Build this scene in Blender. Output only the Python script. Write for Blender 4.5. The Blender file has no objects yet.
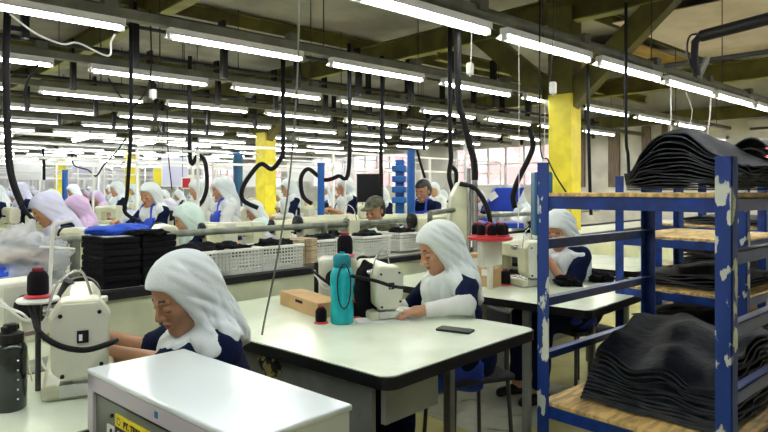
import bpy, bmesh, math, random
import numpy as np
from mathutils import Vector, Matrix, noise

random.seed(7)
RNG = np.random.RandomState(7)
PI = math.pi
scene = bpy.context.scene
COL = scene.collection

# ------------------------------------------------------------------ camera frame (only used to measure the layout)
EYE = 1.35
FOC = 620.0
HOR = 190.0
FX, FY = 0.6776, 0.7354
RX, RY = 0.7354, -0.6776

def at(u, v, z):
    """world point seen at pixel u,v at distance z in front of the camera"""
    r = (u - 384.0) / FOC * z
    return Vector((FX * z + RX * r, FY * z + RY * r, EYE + (HOR - v) / FOC * z))

def onh(u, v, h):
    """world point at height h seen at pixel u,v"""
    return at(u, v, (EYE - h) * FOC / (v - HOR))

TH = math.radians(5.0)
OX, OY = 1.351, 1.446
CT, ST = math.cos(TH), math.sin(TH)
def L(lx, ly, z=0.0):
    """furniture frame (rows of tables) -> world"""
    return Vector((OX + lx * CT - ly * ST, OY + lx * ST + ly * CT, z))
def toL(p):
    dx, dy = p[0] - OX, p[1] - OY
    return (dx * CT + dy * ST, -dx * ST + dy * CT)

# ------------------------------------------------------------------ materials
def mat(name, color, rough=0.5, metal=0.0, var=0.0, scale=8.0, bump=0.0, bscale=60.0, spec=0.5,
        color2=None, stretch=None, coat=0.0, alpha=1.0, trans=0.0, emit=None, estr=0.0, lo=0.4, hi=0.6, sheen=0.0):
    m = bpy.data.materials.new(name)
    m.use_nodes = True
    nt = m.node_tree
    b = nt.nodes['Principled BSDF']
    b.inputs['Base Color'].default_value = (*color, 1)
    b.inputs['Roughness'].default_value = rough
    b.inputs['Metallic'].default_value = metal
    b.inputs['Specular IOR Level'].default_value = spec
    b.inputs['Coat Weight'].default_value = coat
    b.inputs['Alpha'].default_value = alpha
    b.inputs['Transmission Weight'].default_value = trans
    b.inputs['Sheen Weight'].default_value = sheen
    if emit:
        b.inputs['Emission Color'].default_value = (*emit, 1)
        b.inputs['Emission Strength'].default_value = estr
    tc = nt.nodes.new('ShaderNodeTexCoord')
    src = tc.outputs['Object']
    if stretch:
        mp = nt.nodes.new('ShaderNodeMapping')
        mp.inputs['Scale'].default_value = stretch
        nt.links.new(src, mp.inputs['Vector'])
        src = mp.outputs['Vector']
    if var > 0 or color2:
        n = nt.nodes.new('ShaderNodeTexNoise')
        n.inputs['Scale'].default_value = scale
        n.inputs['Detail'].default_value = 5
        nt.links.new(src, n.inputs['Vector'])
        cr = nt.nodes.new('ShaderNodeValToRGB')
        c2 = color2 if color2 else tuple(max(0, c * (1 - var)) for c in color)
        c1 = color if color2 else tuple(min(1, c * (1 + var * .5)) for c in color)
        cr.color_ramp.elements[0].position = lo
        cr.color_ramp.elements[1].position = hi
        cr.color_ramp.elements[0].color = (*c2, 1)
        cr.color_ramp.elements[1].color = (*c1, 1)
        nt.links.new(n.outputs['Fac'], cr.inputs['Fac'])
        nt.links.new(cr.outputs['Color'], b.inputs['Base Color'])
    if bump > 0:
        n2 = nt.nodes.new('ShaderNodeTexNoise')
        n2.inputs['Scale'].default_value = bscale
        n2.inputs['Detail'].default_value = 3
        nt.links.new(src, n2.inputs['Vector'])
        bp = nt.nodes.new('ShaderNodeBump')
        bp.inputs['Strength'].default_value = bump
        bp.inputs['Distance'].default_value = 0.01
        nt.links.new(n2.outputs['Fac'], bp.inputs['Height'])
        nt.links.new(bp.outputs['Normal'], b.inputs['Normal'])
    return m

M = {}
M['floor'] = mat('floor_paint', (.62, .57, .25), .2, var=.22, scale=1.6, bump=.15, bscale=3.0)
M['ceil'] = mat('ceiling_sheet', (.36, .35, .32), .75, var=.25, scale=1.2)
M['wallp'] = mat('wall_paint', (.74, .72, .67), .7, var=.2, scale=1.5)
M['beam'] = mat('olive_beam_paint', (.125, .115, .022), .5, var=.3, scale=3.0)
M['beamlite'] = mat('beam_flange_highlight', (.30, .30, .055), .5, var=.2, scale=3.0)  # lighter beam colour: the yellowish highlight painted onto the bottom flanges
M['ochre'] = mat('ochre_plywood', (.42, .27, .07), .7, var=.3, scale=2, stretch=(1, 6, 1))
M['yellow'] = mat('yellow_column_paint', (.86, .72, .035), .45, var=.12, scale=5.0)
M['trunk'] = mat('grey_trunking', (.13, .13, .095), .5, var=.25, scale=5)
M['white'] = mat('white_metal_paint', (.80, .80, .78), .4)
M['tube'] = mat('lit_tube', (1, 1, 1), .4, emit=(.93, .97, 1.0), estr=17.0)
M['tubew'] = mat('lit_tube_warm', (1, 1, 1), .4, emit=(1.0, .99, .88), estr=17.0)
M['black'] = mat('black_plastic', (.006, .006, .007), .4, spec=.3)
M['rubber'] = mat('black_hose_rubber', (.007, .007, .008), .6, spec=.2, bump=.3, bscale=90)
M['dark'] = mat('dark_metal', (.045, .045, .05), .4, .3)
M['steel'] = mat('brushed_steel', (.55, .55, .56), .25, .9)
M['greypipe'] = mat('grey_green_pipe', (.19, .21, .17), .45, .2, var=.3, scale=12)
M['cream'] = mat('cream_machine_enamel', (.62, .63, .45), .3, var=.12, scale=6)
M['creamlt'] = mat('pale_machine_enamel', (.66, .67, .56), .35, var=.1, scale=6)
M['table'] = mat('white_laminate', (.77, .85, .68), .2, var=.06, scale=5)
M['edge'] = mat('black_edge_band', (.006, .006, .007), .4, spec=.3)
M['panelg'] = mat('grey_under_panel', (.20, .21, .19), .6, var=.25, scale=4)
M['panelgg'] = mat('grey_green_partition', (.24, .27, .21), .6, var=.2, scale=4)
M['hijs'] = mat('cool_white_hijab', (.66, .73, .71), .85, bump=.15, bscale=200, sheen=.2)
M['pinkboard'] = mat('pinkish_ceiling_board', (.72, .62, .56), .7, var=.12, scale=2)
M['trough'] = mat('pale_green_panel', (.84, .88, .60), .4, var=.12, scale=3)
M['ledge'] = mat('dark_ledge', (.008, .008, .010), .5, spec=.25)
M['bluep'] = mat('blue_rack_paint', (.004, .035, .23), .35, var=.35, scale=14)
M['bluechip'] = mat('chipped_blue_rack_paint', (.60, .64, .56), .5, color2=(.004, .035, .22), scale=13, stretch=(1, 1, .5), lo=.562, hi=.575)
M['rust'] = mat('rusty_blue_rack_paint', (.55, .55, .45), .55, color2=(.035, .03, .03), scale=9, stretch=(1, 1, .5), lo=.58, hi=.60)
M['chip'] = mat('chipped_white_paint', (.62, .66, .58), .7, var=.6, scale=60)
M['bluepole'] = mat('blue_pole_paint', (.006, .11, .42), .35)
M['teal_pole'] = mat('teal_blue_pole_paint', (.01, .09, .2), .4)
M['wood'] = mat('rack_plywood', (.62, .42, .15), .6, var=.4, scale=9, stretch=(1, 5, 1))
M['hide'] = mat('black_leather', (.003, .0045, .009), .6, spec=.12, bump=.3, bscale=35, var=.4, scale=6)
M['hide2'] = mat('charcoal_leather_and_rim_highlight', (.045, .05, .058), .7, spec=.2, bump=.5, bscale=50, var=.4, scale=10)  # charcoal hides; on the sheet rims this lighter tone paints edge highlights
M['hide3'] = mat('olive_lining', (.10, .105, .06), .7, bump=.4, bscale=40, var=.5, scale=9)
M['hide4'] = mat('slate_leather', (.004, .007, .014), .55, spec=.16, bump=.4, bscale=35)
M['skin'] = mat('skin', (.52, .27, .155), .45, spec=.4)
M['skin2'] = mat('skin_tan', (.42, .215, .12), .45, spec=.4)
M['lips'] = mat('lips', (.42, .10, .085), .4)
M['brow'] = mat('brow_and_lashes', (.03, .018, .014), .7)
M['hair'] = mat('black_hair', (.012, .01, .01), .45)
M['hij'] = mat('white_hijab_cloth', (.66, .72, .74), .85, bump=.15, bscale=200, sheen=.2)
M['hijl'] = mat('lavender_white_hijab', (.60, .60, .76), .85)
M['hijp'] = mat('pink_lilac_hijab', (.62, .46, .72), .85)
M['hijg'] = mat('grey_hijab', (.45, .44, .48), .85)
M['hijm'] = mat('mint_white_hijab', (.56, .70, .64), .85)
M['navy'] = mat('navy_cotton', (.003, .008, .038), .85, spec=.15, bump=.3, bscale=120)
M['sleeve'] = mat('pale_arm_sleeve', (.66, .67, .65), .8, bump=.2, bscale=120)
M['sleeveg'] = mat('grey_arm_sleeve', (.42, .43, .40), .8)
M['apron'] = mat('royal_blue_apron', (.008, .05, .50), .55, bump=.2, bscale=60)
M['whiteshirt'] = mat('white_shirt', (.72, .74, .74), .8)
M['olive'] = mat('olive_cap_cloth', (.10, .10, .055), .85, var=.5, scale=25)
M['bag'] = mat('clear_plastic_bag', (.75, .80, .88), .15, alpha=.42, spec=.8, bump=1.0, bscale=18)
M['sheet'] = mat('clear_plastic_sheet', (.85, .87, .75), .08, alpha=.5, spec=1.0)
M['camo'] = mat('yellow_black_pattern', (.45, .40, .10), .8, color2=(.01, .01, .01), scale=22, lo=.48, hi=.52)
M['carton'] = mat('tan_carton', (.55, .36, .17), .75, var=.1, scale=6)
M['cartond'] = mat('carton_hole', (.02, .015, .01), .9)
M['basket'] = mat('white_basket_plastic', (.78, .80, .74), .4)
M['kraft'] = mat('kraft_paper_bundles', (.42, .33, .20), .8, var=.3, scale=12)
M['conebl'] = mat('black_thread', (.007, .005, .008), .8, spec=.15, bump=.6, bscale=150, stretch=(1, 1, 6))
M['conered'] = mat('maroon_thread', (.22, .015, .03), .7)
M['redpl'] = mat('red_plastic', (.55, .02, .03), .35)
M['turq'] = mat('turquoise_bottle_plastic', (.0, .40, .45), .22, var=.15, scale=20)
M['turqd'] = mat('dark_turquoise_cap', (.0, .22, .27), .35)
M['smoke'] = mat('smoky_bottle_plastic', (.014, .018, .017), .18, coat=.3)
M['cab'] = mat('white_cabinet_enamel', (.66, .73, .75), .18, var=.05, scale=3)
M['cabf'] = mat('grey_lilac_frame', (.50, .47, .55), .4)
M['cabp'] = mat('dark_grey_panel', (.15, .17, .155), .4)
M['lab_y'] = mat('yellow_label', (.85, .70, .02), .45)
M['lab_k'] = mat('black_ink', (.015, .012, .02), .5)
M['sky_b'] = mat('blue_sticker', (.0, .20, .42), .4)
M['cloth_b'] = mat('royal_blue_cloth', (.008, .07, .55), .75, bump=.4, bscale=20)
M['clothk'] = mat('black_cloth_pieces', (.006, .006, .008), .9, spec=.15, bump=.4, bscale=50)
M['paper'] = mat('white_paper', (.8, .8, .78), .8)
M['brickp'] = mat('pink_outside_wall', (.80, .42, .38), .9, color2=(.85, .80, .78), scale=1.3, lo=.45, hi=.52)
M['red'] = mat('red_cladding', (.62, .10, .10), .8)
M['glass'] = mat('window_glass', (.95, .97, 1), .05, trans=1.0, spec=.5)
M['brown'] = mat('taupe_shutter', (.22, .17, .13), .7, var=.3, scale=4, stretch=(1, 8, 1))
M['whitetile'] = mat('far_white_wall', (.72, .72, .74), .7, var=.25, scale=.7)
M['green'] = mat('green_plastic', (.02, .30, .14), .5)
M['hose_g'] = mat('cream_tube_plastic', (.62, .60, .42), .5)
M['chairb'] = mat('black_seat_foam', (.015, .015, .018), .6)
M['purple'] = mat('purple_cloth', (.14, .05, .42), .8)
M['lens'] = mat('machine_lamp', (1, 1, 1), .4, emit=(1, .9, .6), estr=6.0)

# ------------------------------------------------------------------ object helpers
def link(o, parent=None):
    COL.objects.link(o)
    if parent is not None:
        o.parent = parent
    return o

def tag(o, label=None, cat=None, group=None, kind=None):
    if label: o['label'] = label
    if cat: o['category'] = cat
    if group: o['group'] = group
    if kind: o['kind'] = kind
    return o

def empty(name, loc=(0, 0, 0), rz=0.0, label=None, cat=None, group=None):
    o = bpy.data.objects.new(name, None)
    COL.objects.link(o)
    o.empty_display_size = .05
    o.location = loc
    o.rotation_euler = (0, 0, rz)
    tag(o, label, cat, group)
    return o

KIDS = {}
def kids(o):
    return list(o.children)

def copy_tree(o, parent=None):
    c = o.copy()
    COL.objects.link(c)
    c.parent = parent
    for ch in kids(o):
        copy_tree(ch, c)
    return c

class MB:
    def __init__(s):
        s.v, s.f, s.m = [], [], []
        s.slot = 0
    def add(s, vs, fs):
        n = len(s.v)
        s.v += [tuple(p) for p in vs]
        s.f += [tuple(n + i for i in f) for f in fs]
        s.m += [s.slot] * len(fs)
        return s
    def box(s, c, d, rz=0.0, rot=None):
        hx, hy, hz = d[0] / 2, d[1] / 2, d[2] / 2
        vs = [Vector((x, y, z)) for x in (-hx, hx) for y in (-hy, hy) for z in (-hz, hz)]
        R = rot if rot is not None else Matrix.Rotation(rz, 3, 'Z')
        vs = [R @ p + Vector(c) for p in vs]
        return s.add(vs, [(0, 1, 3, 2), (4, 6, 7, 5), (0, 4, 5, 1), (2, 3, 7, 6), (0, 2, 6, 4), (1, 5, 7, 3)])
    def box2(s, a, b):
        return s.box([(a[i] + b[i]) / 2 for i in range(3)], [abs(b[i] - a[i]) for i in range(3)])
    def cyl(s, a, b, r, r2=None, n=12, caps=True):
        return s.tube([a, b], [r, r if r2 is None else r2], n, caps)
    def tube(s, pts, r, n=8, caps=True):
        pts = [Vector(p) for p in pts]
        rs = r if isinstance(r, (list, tuple)) else [r] * len(pts)
        vs, fs = [], []
        t0 = (pts[1] - pts[0]).normalized()
        up = Vector((0, 0, 1)) if abs(t0.z) < .9 else Vector((1, 0, 0))
        nx = t0.cross(up).normalized()
        for i, p in enumerate(pts):
            if i == 0: t = pts[1] - pts[0]
            elif i == len(pts) - 1: t = pts[-1] - pts[-2]
            else: t = pts[i + 1] - pts[i - 1]
            if t.length < 1e-9: t = t0.copy()
            t.normalize()
            nx = (nx - t * nx.dot(t))
            if nx.length < 1e-6: nx = t.orthogonal()
            nx.normalize()
            ny = t.cross(nx)
            for k in range(n):
                a = 2 * PI * k / n
                vs.append(p + (nx * math.cos(a) + ny * math.sin(a)) * rs[i])
        for i in range(len(pts) - 1):
            for k in range(n):
                k2 = (k + 1) % n
                fs.append((i * n + k, i * n + k2, (i + 1) * n + k2, (i + 1) * n + k))
        if caps:
            fs.append(tuple(reversed(range(n))))
            fs.append(tuple((len(pts) - 1) * n + k for k in range(n)))
        return s.add(vs, fs)
    def lathe(s, prof, c=(0, 0, 0), n=20, axis='z'):
        vs, fs = [], []
        for (r, z) in prof:
            for k in range(n):
                a = 2 * PI * k / n
                if axis == 'z': p = (c[0] + r * math.cos(a), c[1] + r * math.sin(a), c[2] + z)
                elif axis == 'x': p = (c[0] + z, c[1] + r * math.cos(a), c[2] + r * math.sin(a))
                else: p = (c[0] + r * math.sin(a), c[1] + z, c[2] + r * math.cos(a))
                vs.append(p)
        for i in range(len(prof) - 1):
            for k in range(n):
                k2 = (k + 1) % n
                fs.append((i * n + k, i * n + k2, (i + 1) * n + k2, (i + 1) * n + k))
        fs.append(tuple(reversed(range(n))))
        fs.append(tuple((len(prof) - 1) * n + k for k in range(n)))
        return s.add(vs, fs)
    def prism(s, poly, a, b, axis='y'):
        """extrude a 2D polygon between a and b along an axis"""
        n = len(poly)
        def P(q, t):
            if axis == 'y': return (q[0], t, q[1])
            if axis == 'x': return (t, q[0], q[1])
            return (q[0], q[1], t)
        vs = [P(q, a) for q in poly] + [P(q, b) for q in poly]
        fs = [(i, (i + 1) % n, n + (i + 1) % n, n + i) for i in range(n)]
        fs += [tuple(reversed(range(n))), tuple(range(n, 2 * n))]
        return s.add(vs, fs)
    def mesh(s, name, mats, smooth=None):
        me = bpy.data.meshes.new(name)
        me.from_pydata([tuple(v) for v in s.v], [], s.f)
        if not isinstance(mats, (list, tuple)): mats = [mats]
        for m in mats: me.materials.append(m)
        me.polygons.foreach_set('material_index', s.m)
        bm = bmesh.new(); bm.from_mesh(me)
        bmesh.ops.recalc_face_normals(bm, faces=bm.faces)
        bm.to_mesh(me); bm.free()
        if smooth is not None:
            sharp_shade(me, smooth)
        me.update()
        return me
    def build(s, name, mats, parent=None, smooth=None, bevel=0.0, seg=2, loc=None, rz=None):
        o = bpy.data.objects.new(name, s.mesh(name, mats, smooth))
        link(o, parent)
        if loc is not None: o.location = loc
        if rz is not None: o.rotation_euler = (0, 0, rz)
        if bevel > 0:
            md = o.modifiers.new('bevel', 'BEVEL')
            md.width = bevel; md.segments = seg; md.limit_method = 'ANGLE'; md.angle_limit = math.radians(40)
        return o

def sharp_shade(me, ang):
    bm = bmesh.new(); bm.from_mesh(me)
    for f in bm.faces: f.smooth = True
    a = math.radians(ang)
    for e in bm.edges:
        if len(e.link_faces) == 2:
            if e.calc_face_angle(0) > a: e.smooth = False
        else: e.smooth = False
    bm.to_mesh(me); bm.free()

def catmull(pts, k=6):
    pts = [Vector(p) for p in pts]
    out = []
    P = [pts[0]] + pts + [pts[-1]]
    for i in range(1, len(P) - 2):
        for j in range(k):
            t = j / k
            a, b, c, d = P[i - 1], P[i], P[i + 1], P[i + 2]
            out.append(.5 * ((2 * b) + (c - a) * t + (2 * a - 5 * b + 4 * c - d) * t * t + (3 * b - a - 3 * c + d) * t ** 3))
    out.append(pts[-1])
    return out

def hose(name, pts, r, m, label, cat, group=None, k=6, n=8, parent=None):
    o = MB().tube(catmull(pts, k), r, n).build(name, m, parent, smooth=60)
    if parent is None: tag(o, label, cat, group)
    return o

# ------------------------------------------------------------------ implicit surfaces (numpy surface nets)
def RC(p, a, b, ra, rb):
    a = np.asarray(a, np.float32); b = np.asarray(b, np.float32)
    ba = b - a
    t = np.clip(((p - a) @ ba) / max(1e-9, float(ba @ ba)), 0, 1)
    d = p - a - t[..., None] * ba
    return np.sqrt((d * d).sum(-1)) - (ra + t * (rb - ra))
def EL(p, c, r, R=None):
    q = p - np.asarray(c, np.float32)
    if R is not None: q = q @ R
    r = np.asarray(r, np.float32)
    k0 = np.sqrt(((q / r) ** 2).sum(-1))
    k1 = np.sqrt(((q / (r * r)) ** 2).sum(-1)) + 1e-9
    return k0 * (k0 - 1) / k1
def smin(a, b, k):
    h = np.clip(.5 + .5 * (b - a) / k, 0, 1)
    return b * (1 - h) + a * h - k * h * (1 - h)
def smax(a, b, k):
    return -smin(-a, -b, k)
def sstep(x, a, b):
    t = np.clip((x - a) / (b - a), 0, 1)
    return t * t * (3 - 2 * t)

def nets(fn, lo, hi, h):
    lo = np.asarray(lo, np.float32); hi = np.asarray(hi, np.float32)
    n = np.maximum(((hi - lo) / h).astype(int) + 2, 3)
    ax = [lo[i] + h * np.arange(n[i], dtype=np.float32) for i in range(3)]
    P = np.stack(np.meshgrid(*ax, indexing='ij'), -1)
    V = fn(P).astype(np.float32)
    V[0], V[-1] = np.maximum(V[0], h * .5), np.maximum(V[-1], h * .5)
    V[:, 0], V[:, -1] = np.maximum(V[:, 0], h * .5), np.maximum(V[:, -1], h * .5)
    V[:, :, 0], V[:, :, -1] = np.maximum(V[:, :, 0], h * .5), np.maximum(V[:, :, -1], h * .5)
    S = V < 0
    nc = n - 1
    acc = np.zeros((*nc, 3), np.float32); cnt = np.zeros(tuple(nc), np.float32)
    offs = [(i, j, k) for i in (0, 1) for j in (0, 1) for k in (0, 1)]
    def sub(A, o): return A[o[0]:o[0] + nc[0], o[1]:o[1] + nc[1], o[2]:o[2] + nc[2]]
    for o in offs:
        for d in range(3):
            if o[d] == 0:
                o2 = list(o); o2[d] = 1
                a, b = sub(V, o), sub(V, o2)
                cr = (a < 0) != (b < 0)
                t = np.where(cr, a / np.where(cr, a - b, 1), 0)
                for e in range(3):
                    acc[..., e] += np.where(cr, o[e] + (t if e == d else 0), 0)
                cnt += cr
    act = cnt > 0
    idx = -np.ones(tuple(nc), np.int64)
    idx[act] = np.arange(act.sum())
    ci = np.argwhere(act)
    verts = (ci + acc[act] / cnt[act][:, None]) * h + lo
    faces = []
    for d in range(3):
        e1, e2 = (d + 1) % 3, (d + 2) % 3
        sl_a = [slice(None)] * 3; sl_b = [slice(None)] * 3
        sl_a[d] = slice(0, -1); sl_b[d] = slice(1, None)
        A, B = S[tuple(sl_a)], S[tuple(sl_b)]
        cr = A != B
        ii = np.argwhere(cr)
        ok = (ii[:, e1] > 0) & (ii[:, e2] > 0) & (ii[:, e1] < n[e1] - 1) & (ii[:, e2] < n[e2] - 1)
        ii = ii[ok]
        if len(ii) == 0: continue
        fl = A[tuple(ii.T)]
        def g(d1, d2):
            q = ii.copy(); q[:, e1] -= d1; q[:, e2] -= d2
            return idx[tuple(q.T)]
        q = np.stack([g(1, 1), g(0, 1), g(0, 0), g(1, 0)], 1)
        q[~fl] = q[~fl][:, ::-1]
        faces.append(q)
    return verts, np.concatenate(faces) if faces else np.zeros((0, 4), np.int64)

def np_mesh(name, parts, mats, smooth=True):
    """parts: list of (verts, faces, material index array or int)"""
    vs, fs, ms, n = [], [], [], 0
    for v, f, m in parts:
        vs.append(v); fs.append(f + n); n += len(v)
        ms.append(np.full(len(f), m, np.int32) if np.isscalar(m) else m)
    vs = np.concatenate(vs); fs = np.concatenate(fs); ms = np.concatenate(ms)
    me = bpy.data.meshes.new(name)
    me.vertices.add(len(vs)); me.vertices.foreach_set('co', vs.astype(np.float32).ravel())
    me.loops.add(len(fs) * 4); me.loops.foreach_set('vertex_index', fs.ravel().astype(np.int32))
    me.polygons.add(len(fs))
    me.polygons.foreach_set('loop_start', np.arange(0, len(fs) * 4, 4, dtype=np.int32))
    me.polygons.foreach_set('loop_total', np.full(len(fs), 4, np.int32))
    for m in mats: me.materials.append(m)
    me.polygons.foreach_set('material_index', ms)
    me.polygons.foreach_set('use_smooth', np.full(len(fs), smooth, bool))
    me.update(calc_edges=True); me.validate()
    return me
# ------------------------------------------------------------------ people
def v3(*a): return np.array(a, np.float32)
def unit(v): return v / (np.linalg.norm(v) + 1e-9)
def rotm(yaw, pitch, roll=0.0):
    """columns = head axes (front, left, up); pitch > 0 looks down"""
    R = Matrix.Rotation(yaw, 3, 'Z') @ Matrix.Rotation(pitch, 3, 'Y') @ Matrix.Rotation(roll, 3, 'X')
    return np.array(R, np.float32)

def ik(S, T, l1, l2, pole):
    d = T - S; n = np.linalg.norm(d)
    if n > (l1 + l2) * .985:
        T = S + d / n * (l1 + l2) * .985; d = T - S; n = np.linalg.norm(d)
    a = (l1 * l1 - l2 * l2 + n * n) / (2 * n)
    hgt = math.sqrt(max(0, l1 * l1 - a * a))
    u = d / n
    p = pole - u * (pole @ u); p = unit(p)
    return S + u * a + p * hgt, T

def hand_sdf(p, w, d, nrm, side, curl=.55, s=1.0):
    """w wrist, d pointing direction, nrm palm normal (the side the fingers curl to), side +1 left hand"""
    d = unit(d); nrm = unit(nrm - d * (nrm @ d)); lat = np.cross(nrm, d) * side     # lat points to the thumb side
    c = w + d * .045 * s
    R = np.stack([d, lat, nrm], 1).astype(np.float32)
    f = EL(p, c, (.052 * s, .040 * s, .016 * s), R)
    f = smin(f, RC(p, w - d * .02, w + d * .03 * s, .024 * s, .026 * s), .015)
    for i, (o, ln, r) in enumerate([(.027, .070, .0085), (.009, .078, .0088), (-.009, .072, .0085), (-.026, .058, .0075)]):
        k = w + (d * .082 + lat * o) * s
        a = curl * (.7 + .15 * i)
        d1 = d * math.cos(a) + nrm * math.sin(a)
        m = k + d1 * ln * .5 * s
        d2 = d * math.cos(a * 2.1) + nrm * math.sin(a * 2.1)
        t = m + d2 * ln * .5 * s
        f = np.minimum(f, RC(p, k - d * .02, m, r * s * 1.1, r * s))
        f = np.minimum(f, RC(p, m, t, r * s, r * s * .82))
    k = w + (d * .022 + lat * .028) * s
    m = k + unit(d * .8 + lat * .6 + nrm * .45) * .038 * s
    t = m + unit(d * .95 + lat * .05 + nrm * .55) * .030 * s
    f = smin(f, RC(p, k, m, .013 * s, .0105 * s), .008)
    f = np.minimum(f, RC(p, m, t, .0105 * s, .008 * s))
    return f

def head_sdf(q, male=False):
    """q in head frame; origin between the ears, eye height"""
    f = EL(q, (-.012, 0, .035), (.097, .076, .088))
    f = smin(f, EL(q, (.022, 0, -.035), (.064, .058, .072)), .03)
    f = smin(f, RC(q, v3(.066, -.012, -.094), v3(.066, .012, -.094), .019, .019), .025)
    f = smin(f, RC(q, v3(.0, .042, -.065), v3(.055, .016, -.095), .018, .015), .02)
    f = smin(f, RC(q, v3(.0, -.042, -.065), v3(.055, -.016, -.095), .018, .015), .02)
    for s in (1, -1):
        f = smin(f, EL(q, (.052, s * .038, -.022), (.026, .024, .022)), .018)     # cheek
        f = smax(f, -EL(q, (.092, s * .031, .002), (.014, .019, .013)), .012)       # socket
        f = smin(f, EL(q, (.073, s * .031, .000), (.0145, .016, .012)), .004)      # lid
        f = smin(f, RC(q, v3(.084, s * .012, .021), v3(.073, s * .048, .024), .007, .005), .010)
        f = smin(f, EL(q, (-.008, s * .078, -.008), (.018, .008, .032)), .006)      # ear
        f = smin(f, EL(q, (.094, s * .012, -.030), (.010, .008, .007)), .006)
    f = smin(f, RC(q, v3(.084, 0, .014), v3(.103, 0, -.026), .0065, .0105), .010)
    f = smin(f, EL(q, (.083, 0, -.055), (.012, .023, .0065)), .004)
    f = smin(f, EL(q, (.081, 0, -.066), (.012, .019, .0070)), .004)
    f = smax(f, -RC(q, v3(.096, -.016, -.0605), v3(.096, .016, -.0605), .003, .003), .003)
    return f

def face_mats(v, f, C, R, base=0):
    c = v[f].mean(1)
    q = (c - C) @ R
    m = np.full(len(f), base, np.int32)
    ay = np.abs(q[:, 1])
    fr = q[:, 0] > .055
    brow = fr & (ay > .015) & (ay < .044) & (np.abs(q[:, 2] - (.030 - .35 * np.maximum(0, ay - .036) - .12 * np.maximum(0, .024 - ay))) < .0030)
    lash = fr & (ay > .017) & (ay < .046) & (np.abs(q[:, 2] + .006 + .1 * (ay - .031)) < .0026)
    lip = fr & (q[:, 0] > .070) & (ay < .0195) & (q[:, 2] < -.0515) & (q[:, 2] > -.0705 + .35 * np.maximum(0, ay - .006))
    m[brow | lash] = 2
    m[lip] = 1
    return m

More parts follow.
